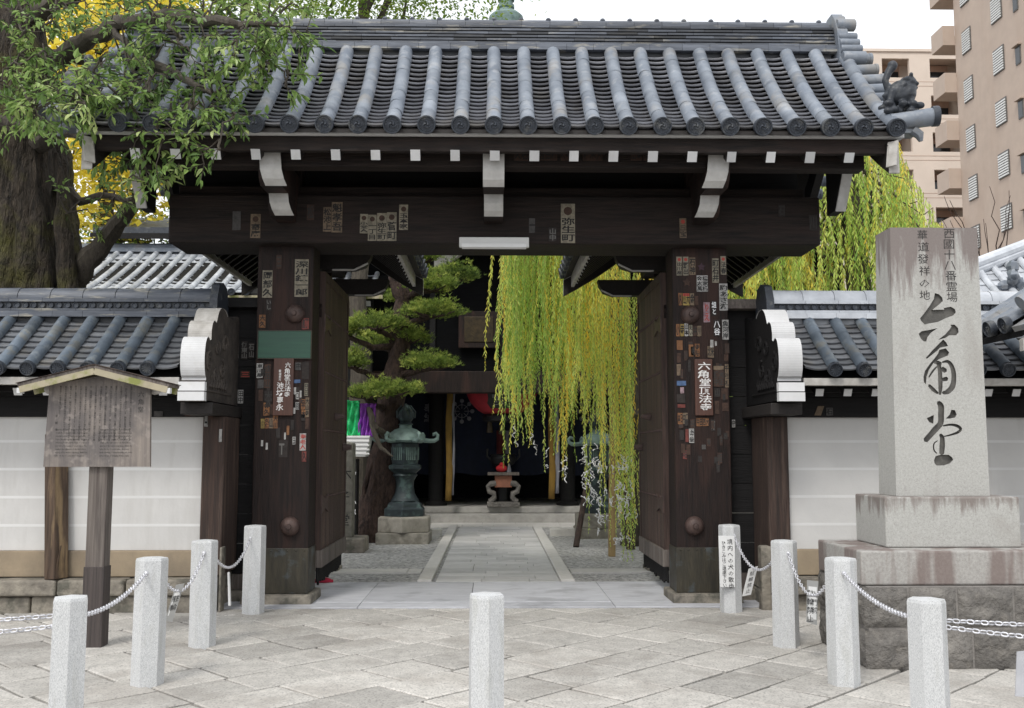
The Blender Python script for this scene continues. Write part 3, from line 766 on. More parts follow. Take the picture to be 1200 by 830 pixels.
# blackened boards beside the posts
for sx in (-1,1):
    b = MB(); zt2 = atz(364,10.5)
    n = 9
    for k in range(n):
        b.box(sx*2.487, sx*2.90, 10.46+U(0,.004), 10.52, .28+(zt2-.28)*k/n+.003, .28+(zt2-.28)*(k+1)/n-.003, 0, U(.2,.8))
    b.box(sx*2.487, sx*2.90, 10.453, 10.53, .12, .277, 1, .7)
    b.build("side_panel", [M['wood_black'], M['wood_grey']], gate)
    b = MB(); b.prism([(10.30,zt2),(10.70,zt2),(10.66,zt2+.11),(10.34,zt2+.11)], 'yz', sx*2.487, sx*2.92); b.build("side_panel_cap", M['wood_grey'] if sx>0 else M['wood_black'], gate, bevel=.008)
    b = MB(); b.box(sx*2.487, sx*2.90, 10.36, 10.62, -.03, .118); b.build("side_panel_footing", M['rubble'], gate, bevel=.02)
# unlit strip lamp fixed under the front of the lintel
lx0, lz1 = at(538,277.5,10.02); lx1, lz0 = at(620,292,10.02)
lamp = thing("strip_lamp", ((lx0+lx1)/2,10.06,lz0), "unlit white strip lamp fixed to the front of the gate's lintel beam", "lamp")
b = MB(); b.box(lx0, lx1, 10.03, 10.078, lz0+.02, lz1); b.build("lamp_housing", M['lamp'], lamp, bevel=.008)
b = MB(); b.prism([(9.985,lz0+.012),(10.03,lz0),(10.075,lz0+.012),(10.028,lz0+.05),(9.99,lz0+.05)], 'yz', lx0+.03, lx1-.03); b.build("diffuser", M['sign_white'], lamp)
# ================================================================ ROOFED WALLS
def roofed_wall(sx, x_out, label):
    """plastered precinct wall from the gate's side out to x_out (absolute value), front face near y = 9.9"""
    xi = 2.70
    w = thing("roofed_wall", (sx*4.2, 10.1, 0), label, "wall")
    X = lambda a: sx*a
    yc, yf = 10.12, 9.90
    zp0, zp1 = atz(644,yf), atz(489,yf)
    b = MB(); b.box(X(2.887 if sx<0 else 2.963), X(x_out), yf, 10.34, zp0, zp1, 0)
    b.build("plaster_panel", M['plaster'], w)
    b = MB()
    for k in range(1,5):
        z = lerp(zp0, zp1, k/5+.01*(k-2.5)); b.box(X(2.887 if sx<0 else 2.963), X(x_out), yf-.0012, yf+.01, z-.013, z+.013)
    b.build("white_line", M['plaster_line'], w)
    zt0 = atz(675,9.86)
    b = MB(); b.box(X(2.78), X(x_out), 9.86, 10.38, zt0, zp0-.002); b.build("tan_base", M['tan'], w, bevel=.008)
    for row,(z0,z1,y0) in enumerate(((.165,zt0-.003,9.66),(-.03,.16,9.72))):
        b = MB(); x = 2.72
        while x < x_out:
            L = U(.5,1.0) if row==0 else U(.35,.75)
            b.box(X(x+.006), X(min(x+L,x_out)-.006), y0+U(-.02,.02), 10.5, z0, z1-U(0,.012), 0, U(.2,.8)); x += L
        o = b.build("coping_stone" if row==0 else "footing_stone", M['rubble'], w, bevel=.025, seg=3)
    # timber under the eave
    b = MB(); b.box(X(2.95), X(x_out), 9.84, 10.4, zp1-.002, zp1+.20); b.build("wall_plate", M['wood_black'], w, bevel=.006)
    b = MB(); b.box(X(2.95), X(x_out), 9.62, 9.75, 2.13, 2.25); b.box(X(2.95), X(x_out), 9.80, 10.44, zp1+.20, 2.5); b.build("eave_purlin", M['wood_black'], w)
    x = 3.16
    while x < x_out:
        f = MB(); zr = atz(459.5,9.44)
        f.bar((X(x),9.44,zr), (X(x),10.1,zr+.42), .075, .075, 0); f.bar((X(x),9.432,zr-.003), (X(x),9.439,zr+.001), .076, .076, 1)
        f.build("rafter", [M['wood_black'], M['white_clean']], w); x += .275
    b = MB(); ze = atz(447,9.28)
    b.box(X(2.96), X(x_out), 9.28, 9.36, ze-.035, ze+.035); b.build("eave_board", M['grey_paint'], w, bevel=.004)
    b = MB(); b.prism([(9.36,ze+.01),(10.12,2.80),(10.88,ze+.01),(10.88,ze+.04),(10.12,2.84),(9.36,ze+.04)], 'yz', X(2.97), X(x_out)); b.build("soffit_board", M['wood_black'], w)
    t = MB(); pr = curve_prof(10.0, 2.885, 9.26, 2.335, .015, 8)
    us = [X(3.24+k*.277-.277) for k in range(1, int((x_out-3.2)/.277)+2)]
    us0 = [X(2.99)]+us
    tile_slope(t, pr, us, .062, lambda u,y,z:(u,y,z), 9, petals=True, lip=.022, sag=.026, disc_r=1.1)
    # the first bay against the gable board has no cover tile
    t2 = MB(); tile_slope(t2, pr, [X(2.97), us[0]], .062, lambda u,y,z:(u,y,z), 9, ends=False, lip=.022, sag=.026)
    keep = [i for i,f in enumerate(t2.f) if t2.m[i] == 0]
    t.add(t2.v, [t2.f[i] for i in keep], 0, [t2.t[i] for i in keep])
    tile_slope(t, [(20.24-y,z) for y,z in pr], us, .062, lambda u,y,z:(u,y,z), 7, ends=False)
    t.build("tiled_roof", [M['pan_wall'], M['tile_blue'], M['tile_dark']], w, smooth=True, angle=40)
    # ridge: light bands, a row of roundels, a half-round cap
    r = MB(); x0 = 2.88; V0 = len(r.v)
    r.box(X(x0+.02), X(x_out), 9.99, 10.25, 2.80, 2.955, 0, .1)
    def band(half, z, h, tn):
        x = x0
        while x < x_out-.01:
            L = min(U(.30,.36), x_out-x); r.box(X(x+.001), X(x+L-.002), 10.12-half, 10.12+half, z, z+h, 0, min(1,max(0,random.gauss(tn,.1)))); x += L
    band(.20,2.957,.055,.85); band(.17,3.014,.03,.6)
    r.box(X(x0+.02), X(x_out), 10.0, 10.24, 3.045, 3.115, 1, .0)
    x = x0+.10
    while x < x_out-.05:
        r.lathe([(.028,.0),(.031,-.02),(.026,-.022),(.022,-.014),(.001,-.014)], (X(x),10.0,3.08), 9, 1, .9, axis='y'); x += .085
    band(.155,3.116,.035,.7)
    x = x0
    while x < x_out-.01:
        L = min(.33, x_out-x); r.tube([(X(x),10.12,3.155),(X(x+L-.004),10.12,3.155)], [.125,.120], 14, 0, min(1,max(0,random.gauss(.75,.1)))); x += L
    r.v = [(a_,b_,c_-.05) for a_,b_,c_ in r.v]
    r.build("ridge", [M['noshi'] if sx<0 else M['tile_pale'], M['tile_dark']], w, smooth=True, angle=35)  # right ridge takes the pale tile colour as a painted sky reflection
    e = MB(); e.prism([(9.90,2.85),(10.34,2.85),(10.33,3.10),(10.26,3.25),(10.12,3.29),(9.98,3.25),(9.91,3.10)], 'yz', X(2.80), X(2.879), 0, .4)
    e.tube([(X(2.84),9.93,2.95),(X(3.0),9.93,2.95)], .06, 10, 0, .5)
    e.build("ridge_end_tile", M['tile_dark'], w, bevel=.01)
    # carved gable board, its front edge limed white
    gy = lambda y: y
    front = [(9.30,2.03),(9.30,2.245),(9.275,2.262),(9.245,2.33),(9.235,2.43),(9.25,2.53),(9.285,2.60),(9.34,2.63),(9.40,2.605),
             (9.44,2.62),(9.44,2.70),(9.47,2.775),(9.53,2.81),(9.60,2.80),(9.63,2.85),(9.68,2.92),(9.76,2.965),(9.86,2.97),(9.94,2.95),(10.0,2.91)]
    mats = [M['wood_black'] if sx>0 else M['carved'], M['white_clean'], M['grey_paint']]
    g = MB(); a0, a1 = X(2.715), X(2.935)
    def smooth_run(pts, n=4):
        out = []
        for i in range(len(pts)-1):
            p0,p1,p2,p3 = (Vector(pts[j]) for j in (max(i-1,0),i,i+1,min(i+2,len(pts)-1)))
            for k in range(n):
                q = k/n; out.append(tuple(.5*((2*p1)+(p2-p0)*q+(2*p0-5*p1+4*p2-p3)*q*q+(3*p1-p0-3*p2+p3)*q**3)))
        return out+[tuple(pts[-1])]
    front = front[:2]+smooth_run(front[2:9])+smooth_run(front[9:14])+smooth_run(front[14:20])
    prof = front+[(10.12,2.92)]
    prof = prof+[(20.24-y,z) for y,z in front[::-1]]
    # body is a little narrower than the limed edge strips laid on it
    bottom = [(10.7,1.99),(9.5,1.99)]
    poly = prof+[(20.24-9.30,2.02)]
    g.prism(prof, 'yz', a0, a1, 0, .5)
    for i in range(len(front)-1):
        (ya,za),(yb,zb) = front[i], front[i+1]
        mi = 1 if (ya < 9.42 or sx > 0) else 2
        d = Vector((yb-ya,zb-za)).normalized(); nn = Vector((-d.y,d.x))*.006
        g.add([(a0-sx*.004,ya+nn.x,za+nn.y),(a1+sx*.004,ya+nn.x,za+nn.y),(a1+sx*.004,yb+nn.x,zb+nn.y),(a0-sx*.004,yb+nn.x,zb+nn.y)], [(0,1,2,3)], mi, .5+.25*noise.noise((ya*6,za*6,sx)))
    g.box(X(2.705), X(2.952), 9.225, 9.30, 2.022, 2.106, 1, .6); g.box(X(2.705), X(2.952), 9.235, 9.30, 2.116, 2.200, 1, .7)
    g.box(X(2.708), X(2.947), 9.25, 9.31, 2.015, 2.215, 0)
    gb = g.build("gable_board", mats, w)
    c = MB(); xs = X(2.712)
    def scroll(cy, cz, r0, turns, s0, dirn=1, th=.016):
        pts, rr = [], []
        for i in range(15):
            t = s0+dirn*2*pi*turns*i/14; q = r0*(1-.8*i/14)
            pts.append((xs, cy+q*cos(t), cz+q*sin(t))); rr.append(th*(1-.35*i/14))
        c.tube(pts, rr, 6, 0, .8)
    scroll(9.38,2.40,.105,1.6,pi/2); scroll(9.60,2.30,.085,1.4,0,-1); scroll(9.82,2.36,.10,1.4,pi/2,-1); scroll(9.66,2.58,.09,1.3,pi,1); scroll(9.90,2.62,.10,1.3,0,1,.02)
    for k in range(7):
        y = 9.42+k*.085; c.tube([(xs,y,2.16),(xs,y+.05,2.22),(xs,y+.02,2.28)], [.02,.022,.006], 6, 0, .7)
    c.tube([(xs,9.31,2.125),(xs,10.2,2.125)], .012, 6, 0, .7)
    c.build("carving", M['carved'] if sx<0 else M['wood_black'], gb, smooth=True)
    # sill under the gable board, end post
    b = MB(); b.box(X(2.66), X(2.965), 9.36, 10.9, 1.90, 2.012); b.build("gable_sill", M['wood_y'], w, bevel=.008)
    b = MB(); x0_, x1_ = (2.668,2.885) if sx<0 else (2.747,2.961); b.box(X(x0_), X(x1_), 9.83, 10.42, zt0+.01, 1.898); b.build("end_post", M['wood_brown'], w, bevel=.012)
    b = MB(); b.box(X(2.64), X(2.745) if sx>0 else X(2.665), 9.76, 9.90, -.03, .62); b.build("guard_stone", M['rubble'], w, bevel=.02)
    return w
roofed_wall(-1, 7.6, "white plastered wall with bluish tiled roof, behind the wooden notice board")
roofed_wall(1, 8.2, "white plastered wall with grey tiled roof, behind the stone monument")

# a second tiled eave comes forward at the far right
t = thing("side_gate_roof", (6.0,9.3,0), "small tiled roof sloping down towards the stone monument at the right edge", "roof")
pr = curve_prof(5.55, 3.35, 4.52, 2.66, .03, 8)
tb = MB(); us = [8.45+k*.27 for k in range(4)]
tile_slope(tb, pr, us, .062, lambda u,y,z:(y,u,z), 8)
tb.build("tiled_slope", [M['tile_pan'], M['tile'], M['tile_dark']], t, smooth=True, angle=40)
tb = MB()
for k in range(6):                             # verge of half-round tiles along the front gable
    s = k/6+.06; x = lerp(5.50,4.56,s); z = lerp(3.30,2.70,s)-.02
    tb.tube([(x,8.38,z+.055),(x,8.12,z+.045)], [.064,.068], 12, 0, U(.6,.9)); disc(tb, (x,8.115,z+.045), (0,-1,-.05), .072, 1)
tb.bar((5.55,8.24,3.27),(4.50,8.24,2.60),.22,.05,0,.7)
tb.tube([(5.62,8.30,3.50),(4.55,8.30,2.82)], [.07,.07], 12, 0, .9)
tb.build("verge_tile", [M['tile'], M['tile_dark']], t, smooth=True, angle=40)
tb = MB(); tb.prism([(4.50,2.50),(5.7,3.25),(5.7,3.14),(4.50,2.40)], 'xz', 8.20, 8.26); tb.build("bargeboard", M['grey_paint'], t)
tb = MB(); tb.prism([(4.53,2.585),(5.7,3.33),(5.7,3.27),(4.53,2.53)], 'xz', 8.27, 9.40); tb.build("soffit_board", M['wood_black'], t)
tb = MB(); tb.box(5.45,5.62,8.4,8.56,-.03,3.1); tb.box(5.45,5.62,9.2,9.36,-.03,3.1); tb.build("support_post", M['wood'], t)

M['shoe'] = mat("dark_grey_timber", (.085,.068,.062), (.04,.033,.031), 6, (7,7,.3), rough=.8, bump=.5, tone=.2)
# ================================================================ NOTICE BOARD
NX, NZ = at(115, 500, 8.0)
nb = thing("notice_board", (NX,8.05,0), "weathered wooden notice board with small writing under a little gabled roof, on a post", "notice board")
b = MB(); zb0, zb1 = atz(547,8.0), atz(452,8.0)
hw0, hw1 = .425, .405
ap = atz(437,8.0)
n = 3
b.prism([(NX-hw0,zb0),(NX+hw0,zb0),(NX+hw1,zb1),(NX,ap-.03),(NX-hw1,zb1)], 'xz', 8.0, 8.035)
brd = b.build("board", M['wood_board'], nb, bevel=.004)
tx = MB(); xf = lambda u,v: (u, 7.9985, v)
body = ["紫雲山頂法寺と号し、本堂の形が六角形であることから","一般に六角堂と呼ばれている。開基は聖徳太子で、四天","王寺建立のための用材を求めて太子が当地を訪れた時、","霊告によってこの地に御堂を建て、守護仏の観音像を安","置したのが始まりと伝えられる。早くから人々の信仰を","集め、建仁元年には親鸞が百箇日間参籠し、夢告を得て","浄土真宗を開く契機となった所である。また当寺は西国","三十三所観音霊場の第十八番札所として庶民の信仰を集","め、室町時代には町堂として町衆の活動の中心となった。","本堂の背後に太子が沐浴されたという池の跡があり、池","のほとりに住む僧は池坊と呼ばれ、代々朝夕仏前に花を","供え、華道の家元として今日に至っている。境内には親","鸞堂、へそ石、柳などがあり、京都の町の中心とされる","現在の本堂は明治十年に再建されたものである。","毎年多くの参拝者でにぎわう。"]
u0 = NX+.255
for i, s in enumerate(body):
    put_text(tx, s, u0-i*.0405, zb1-.005-U(0,.004), .0178, xf, 0, step=.0178)
put_text(tx, "六角堂", NX+.335, zb1-.05, .050, xf, 0, step=.062)
put_text(tx, "京都市", NX-.335, zb1-.24, .022, xf, 0, step=.055)
eng = ["Rokkaku-do Temple, known formally as Choho-ji,","is called Rokkaku-do because of its hexagonal","main hall. It is said to have been founded by","Prince Shotoku in order to enshrine the image","of Kannon. In 1201 a hundred days of seclusion","here led to the opening of a new school. The","temple is the eighteenth of the thirty-three","stations of the western pilgrimage. Behind the","hall is the site of a pond where the priests","made offerings of flowers morning and evening","and so the art of arranging flowers began."]
for c_, x0 in ((0,NX-.335),(1,NX+.02)):
    for i, s in enumerate(eng[:9-c_] if c_==0 else eng[2:]):
        put_text(tx, s, x0, zb1-.365-i*.0262, .0175, xf, 0, vertical=False, sx=.74)
tx.build("lettering", M['ink_grey'], brd)
r = MB()
for s in (-1,1):
    p, q = Vector((NX,8.0,ap+.035)), Vector((NX+s*.60,8.0,atz(452,8.0)-.01))
    r.bar(p, q, .26, .028, 0, U(.4,.7))
    r.bar(p+Vector((0,-.124,-.035)), q+Vector((-s*.015,-.124,-.035)), .012, .055, 1, .5)
    r.bar(p+Vector((0,.124,-.035)), q+Vector((-s*.015,.124,-.035)), .012, .055, 1, .5)
    r.bar(p+Vector((0,0,.018)), q+Vector((s*.012,0,.016)), .28, .006, 2, .4)
    r.box(NX+s*.585-.022, NX+s*.585+.022, 7.875, 7.92, atz(452,8.0)-.075, atz(452,8.0)-.03, 3, .5)
M['moss_trim'] = mat("mossy_pale_timber", (.42,.37,.26), (.34,.30,.21), 8, rough=.85, bump=.2, tone=.1, c3=(.20,.22,.05), s3=5, t3=.55, a3=.9)
r.build("roof", [M['wood_grey'], M['moss_trim'], M['wood_brown'], M['white_clean']], nb, bevel=.003)
b = MB(); b.box(NX-.075, NX+.075, 8.037, 8.17, .0, 2.1); b.build("post", M['wood_grey'], nb, bevel=.006)
b = MB(); b.box(NX-.082, NX+.082, 8.030, 8.177, .0, .63); b.build("post_shoe", M['shoe'], nb, bevel=.004)
for s in (-1,1):
    b = MB(); b.ell((NX+s*.42,8.07,zb1-.03), (.06,.03,.045), 8, 6); b.build("roof_bracket", M['grey_paint'], nb)
# worn stake leaning at the wall behind the board
kx0, kz0 = at(61,672,9.66)[0], atz(675,9.86)-.003; kx1, kz1 = at(66,540,9.76)
b = MB(); b.bar((kx0,9.76,kz0), (kx1-.02,9.79,1.72), .175, .13)
for k in range(5): b.bar((kx0+U(-.07,.05),9.690,kz0+.01), (kx0+U(-.05,.07),9.694,kz0+U(.15,.35)), .018,.012)
o = b.build("wooden_stake", M['stake'], at0=(kx0,9.76,kz0), bevel=.008)
tag(o, "worn brown timber stake on the wall's stone ledge behind the notice board", "stake")

# ================================================================ BOLLARDS
BH = .835
def bollard_proto():
    root = thing("stone_bollard", (0,0,0), "x", "bollard", "granite bollards with chains across the front")
    b = MB(); a = .5
    prof = [(a,-.02),(a,.0),(a*.985,BH-.018),(a*.93,BH-.003),(.001,BH+.006)]
    b.lathe(prof, (0,0,0), 6, rot=R(30))
    o = b.build("shaft", M['bollard'], root, bevel=.0)
    return root, o
BP = []
bspec = [  # name key, px centre, depth, width(px), rotation, label
 ('L1',83,5.0,40,22,"nearest granite bollard on the left, its foot cut by the lower picture edge"),
 ('L2',176,6.8,34.5,-8,"granite bollard just right of the notice board's post"),
 ('L3',238.5,8.1,28.5,-14,"granite bollard on the left standing in front of the white wall's brown end post"),
 ('L4',297,9.7,24,-14,"granite bollard on the left standing farthest back, touching the left gate post in view"),
 ('C',570,5.06,41.5,8,"granite bollard standing alone without a chain in the middle of the paving"),
 ('R4',856.5,9.7,24,10,"granite bollard with a white lettered plate tied to it, by the right gate post"),
 ('R3',920,8.0,29,25,"granite bollard on the right in front of the wall's end post, slightly greenish"),
 ('R2',986,6.7,34.5,16,"granite bollard on the right standing in front of the monument's rough masonry corner"),
 ('R1',1085,4.85,42.5,22,"nearest granite bollard on the right, its foot cut by the lower picture edge"),
 ('L0',None,(-3.75,4.75),.18,0,"granite bollard outside the picture on the left, holding the two chain ends"),
 ('R0',None,(3.75,4.55),.18,0,"granite bollard outside the picture on the right, holding the two chain ends")]
proto, shaft = bollard_proto()
B = {}
for i,(k,px,d,wpx,rot,lab) in enumerate(bspec):
    if px is None: x, y = d; w = .18
    else:
        y = d; x = atx(px, y, 700); w = wpx/1150*d
    r = proto if i == 0 else copy_tree(proto)
    r.location = (x, y, 0); r['label'] = lab
    r.rotation_euler = (R(U(-.4,.4)), R(U(-.4,.4)), R(rot))
    sc = w/.955
    r.children[0].scale = (sc, sc, 1)
    B[k] = (x, y, w)

def chain(name, p, q, sag, label, group="chains slung between the bollards", link=.042, wire=.0043):
    p, q = Vector(p), Vector(q); mb = MB()
    N = 60; pts = []
    for i in range(N+1):
        t = i/N; c = p.lerp(q, t); c.z -= sag*4*t*(1-t); pts.append(c)
    cum = [0]
    for a, b_ in zip(pts, pts[1:]): cum.append(cum[-1]+(b_-a).length)
    pitch = link-2*wire*1.15
    n = max(2, int(cum[-1]/pitch))
    def P(s):
        s = max(0,min(cum[-1],s))
        for i in range(N):
            if s <= cum[i+1]: return pts[i].lerp(pts[i+1], (s-cum[i])/(cum[i+1]-cum[i]))
        return pts[-1]
    for k in range(n):
        s = cum[-1]*(k+.5)/n; c = P(s); d = (P(s+.01)-P(s-.01)).normalized()
        side = d.cross(Vector((0,0,1))).normalized(); up = side.cross(d)
        a = R(45 if k%2 else -45)+U(-.15,.15); w = side*cos(a)+up*sin(a)
        L, W = link/2-wire, .0115
        ring = []
        for j in range(10):
            t = 2*pi*j/10; cc = cos(t); ss = sin(t)
            ring.append(c+d*(math.copysign(abs(cc)**.7,cc)*L)+w*(ss*W))
        vs = []; nb_ = 5; nrm = d.cross(w)
        for j in range(10):
            tg = (ring[(j+1)%10]-ring[j-1]).normalized(); o1 = tg.cross(nrm)
            for m_ in range(nb_):
                t = 2*pi*m_/nb_; vs.append(ring[j]+(o1*cos(t)+nrm*sin(t))*wire)
        mb.add(vs, [(j*nb_+m_, j*nb_+(m_+1)%nb_, ((j+1)%10)*nb_+(m_+1)%nb_, ((j+1)%10)*nb_+m_) for j in range(10) for m_ in range(nb_)], 0, U(.3,.8))
    for e in (p, q): mb.lathe([(.012,-.012),(.014,0),(.012,.012)], tuple(e), 8)
    o = mb.build(name, M['chain'], at0=tuple((p+q)/2), smooth='all')
    return tag(o, label, "chain", group)
def att(k, dx, dy, z=.735):
    x, y, w = B[k]; L = math.hypot(dx,dy) or 1
    return (x+dx/L*w*.45, y+dy/L*w*.45, z)
chain("chain", att('L4',-.25,-1,.72), att('L3',.3,1,.74), .20, "hanging chain between the two bollards nearest the left gate post")
chain("chain", att('L3',.2,-1,.74), att('L2',.4,1,.72), .20, "hanging chain before the left wall's foot, with a tilted plate on it")
chain("chain", att('L2',0,-1,.74), att('L1',.4,1,.73), .05, "taut chain on the left crossing in front of the notice board's post")
chain("chain", att('L1',-.8,.5,.735), att('L0',.6,.5,.73), .02, "upper of the two chains leaving the nearest left bollard to the left")
chain("chain", att('L1',-.9,-.1,.69), att('L0',.8,-.2,.68), .03, "lower of the two chains leaving the nearest left bollard to the left")
chain("chain", att('R4',.25,-1,.74), att('R3',-.3,1,.72), .22, "hanging chain between the two bollards nearest the right gate post")
chain("chain", att('R3',.1,-1,.74), att('R2',-.4,1,.72), .23, "hanging chain on the right with a grey lettered plate, beside the monument's steps")
chain("chain", att('R2',-.1,-1,.74), att('R1',-.4,1,.73), .05, "taut chain on the right crossing the monument's rough masonry base")
chain("chain", att('R1',.9,.4,.725), att('R0',-.8,.4,.73), .015, "upper of the two chains leaving the nearest right bollard to the right")
chain("chain", att('R1',.9,-.1,.70), att('R0',-.8,-.2,.68), .04, "lower of the two chains leaving the nearest right bollard to the right")

# ---- plates hung on chains and posts
def plate(name, corners_px, y0, y1, th, label, txt_cols=(), base='sign_white', inset=None, size=.05, ink='ink'):
    """a thin plate through four picture corners (tl, tr, br, bl); top at depth y0, bottom at depth y1"""
    tl,tr,br,bl = corners_px
    P = []
    for (px,py),y in ((tl,y0),(tr,y0),(br,y1),(bl,y1)):
        x,z = at(px,py,y); P.append(Vector((x,y,z)))
    nrm = (P[1]-P[0]).cross(P[3]-P[0]).normalized()
    if nrm.y > 0: nrm = -nrm
    mb = MB()
    vs = [p for p in P]+[p-nrm*th for p in P]
    mb.add(vs, [(0,1,2,3),(7,6,5,4),(0,4,5,1),(1,5,6,2),(2,6,7,3),(3,7,4,0)], 0)
    U_, V_ = P[1]-P[0], P[3]-P[0]
    W, H = U_.length, V_.length
    if inset:
        a,b_,c,d = inset
        f = lambda u,v: P[0]+U_*u+V_*v+nrm*.001
        mb.add([f(a,b_),f(c,b_),f(c,d),f(a,d)], [(0,1,2,3)], 1)
    xf = lambda u,v: P[0]+U_*(u/W)+V_*(-v/H)+nrm*.0025
    for (s, u, v, sz, st) in txt_cols: put_text(mb, s, u*W, -v*H, sz, xf, 2, step=st, sx=1.0)
    o = mb.build(name, [M[base], M['sign_white'], M[ink]], at0=tuple((P[0]+P[2])/2))
    return tag(o, label, "sign")
plate("sign_plate", ((842,628),(861,628),(861.5,688),(844,688)), 9.57, 9.57, .008, "upright white plate with two columns of black characters, tied to the farthest right bollard",
      (("境内への犬の散歩",.68,.06,.056,.060),("ひきこみはご遠慮下さい",.28,.10,.042,.040)))
plate("sign_plate", ((877.5,667),(888,664),(880,697),(870,699)), 8.9, 8.95, .006, "narrow white plate hanging askew from the chain beside the right gate post", (("駐輪禁止",.5,.12,.045,.055),), ink='ink_grey')
plate("sign_plate", ((946,680),(959,681.5),(957.5,733),(945,729)), 7.4, 7.42, .006, "grey plate with white lettered panel hanging from the chain between right bollards",
      (("山門前",.68,.24,.050,.058),("駐輪禁止",.30,.22,.055,.062)), base='sign_grey', inset=(.12,.14,.88,.92))
plate("sign_plate", ((206,686),(216,684),(202,729),(193,728)), 7.35, 7.4, .006, "tilted grey plate with a white panel hanging between left bollards",
      (("駐輪",.5,.30,.055,.07),), base='sign_grey', inset=(.16,.22,.84,.86))
plate("sign_plate", ((266.5,671),(268.5,671),(270,710),(267.5,710)), 8.95, 8.95, .03, "thin white plate seen edge on, hanging from the chain by the left gate post")
plate("sign_plate", ((1192,764),(1212,762),(1210,818),(1190,816)), 4.9, 4.9, .006, "pale bluish plate hanging from the chain at the right picture edge", base='slab_blue')

# ================================================================ STONE MONUMENT
mon = thing("stone_monument", (3.48,7.75,0), "tall granite monument with three large carved characters on a stepped base", "monument")
CX = 3.482
# rough masonry
b = MB(); b.box(CX-.78, CX+.78, 7.16, 8.22, -.03, .575); mas = b.build("masonry_core", M['mortar'], mon)
for row,(z0,z1) in enumerate(((-.03,.275),(.285,.578))):
    for face in ('front','left','right'):
        x = (-.82 if face=='front' else 0.0)
        end = .82 if face=='front' else 1.06
        while x < end-.05:
            L = U(.32,.46)
            if end-(x+L) < .22: L = end-x
            nx, nz_ = 9, 6
            vs = []
            for j in range(nz_+1):
                for i in range(nx+1):
                    u, v = i/nx, j/nz_
                    e = min(u,1-u,.30)*min(v,1-v,.30)/.09
                    bul = .030*min(1,e*4)+.024*noise.noise((u*3+x*7,v*3+row*5,len(face)))*min(1,e*3)+.015*noise.noise((u*9+x*7,v*9,row*3))*min(1,e*3)
                    a = x+.009+(L-.018)*u; zz = z0+.007+(z1-z0-.014)*v
                    if face=='front': vs.append((CX+a, 7.155-bul, zz))
                    elif face=='left': vs.append((CX-.785-bul, 7.14+a, zz))
                    else: vs.append((CX+.785+bul, 7.14+a, zz))
            s = MB(); s.add(vs, [(j*(nx+1)+i,j*(nx+1)+i+1,(j+1)*(nx+1)+i+1,(j+1)*(nx+1)+i) for j in range(nz_) for i in range(nx)], 0, U(.2,.8))
            s.build("masonry_block", M['rough_stone'], mas, smooth=True, angle=60)
            x += L
b = MB(); b.box(CX-.80, CX+.80, 7.22, 8.17, .58, .825); b.build("lower_plinth", M['mon_stain'], mon, bevel=.012)
b = MB(); b.box(CX-.515, CX+.515, 7.45, 8.07, .827, 1.205); b.build("upper_plinth", mat("drip_stained_granite", (.45,.445,.42), (.37,.365,.34), 60, rough=.9, bump=.35, bscale=90, tone=.1, c3=(.31,.29,.265), s3=2, t3=.6, a3=.5, ztop=(.98,1.22,(.16,.125,.11),.8), c4=(.24,.23,.21), s4=140, t4=.6, a4=.5, bdist=.005, detail=3), mon, bevel=.012)
SY = 7.60
b = MB(); zt = atz(264,SY)
w0, w1 = .365, .325
poly0 = [(CX-w0,SY),(CX+w0,SY),(CX+w0,SY+.34),(CX-w0,SY+.34)]
vs = [(x,y,1.207) for x,y in poly0]+[(CX+(.375 if x > CX else -w1), y+(.02 if y<SY+.1 else -.02), zt) for x,y in poly0]
b.add(vs, [(3,2,1,0),(4,5,6,7),(0,1,5,4),(1,2,6,5),(2,3,7,6),(3,0,4,7)], 0)
shaft_m = b.build("shaft", [M['mon_top'], mat("cut_stone", (.15,.143,.13), (.075,.072,.066), 8, rough=.95, bump=.4, tone=0)], mon, bevel=0)  # cut faces darker: grime plus the recess shade put into the colour
# carved strokes (traced in zoomed photo tiles: scale 8.3 px per px)
tiles = {1:(1060,340),2:(1060,395),3:(1060,460)}
polys = [
 (1,[(300,28),(340,40),(372,72),(378,105),(340,140),(275,192),(330,190),(390,190),(385,175),(455,160),(495,185),(503,215),(480,245),(400,275),(330,310),(240,325),(200,335),(165,300),(155,275),(200,220),(250,150),(290,85)]),
 (1,[(140,425),(170,400),(240,388),(325,370),(260,415),(225,460),(215,500),(190,500),(160,470)]),
 (1,[(450,338),(490,335),(525,370),(530,410),(505,440),(440,440),(400,465),(350,480),(330,485),(400,430),(440,385),(460,355)]),
 (1,[(380,480),(410,510),(425,545),(350,560),(320,590),(222,668),(207,662),(270,590),(330,530)]),
 (2,[(340,125),(405,110),(437,150),(425,180),(340,215),(290,245),(240,320),(215,390),(210,460),(190,440),(185,390),(200,330),(250,260),(300,200),(330,160)]),
 (3,[(215,250),(285,220),(280,305),(240,290)]),
 (3,[(400,255),(440,215),(455,170),(490,172),(508,215),(490,245),(440,255)]),
 (3,[(285,660),(300,620),(350,605),(430,607),(460,630),(472,655),(440,690),(380,710),(310,712),(290,690)])]
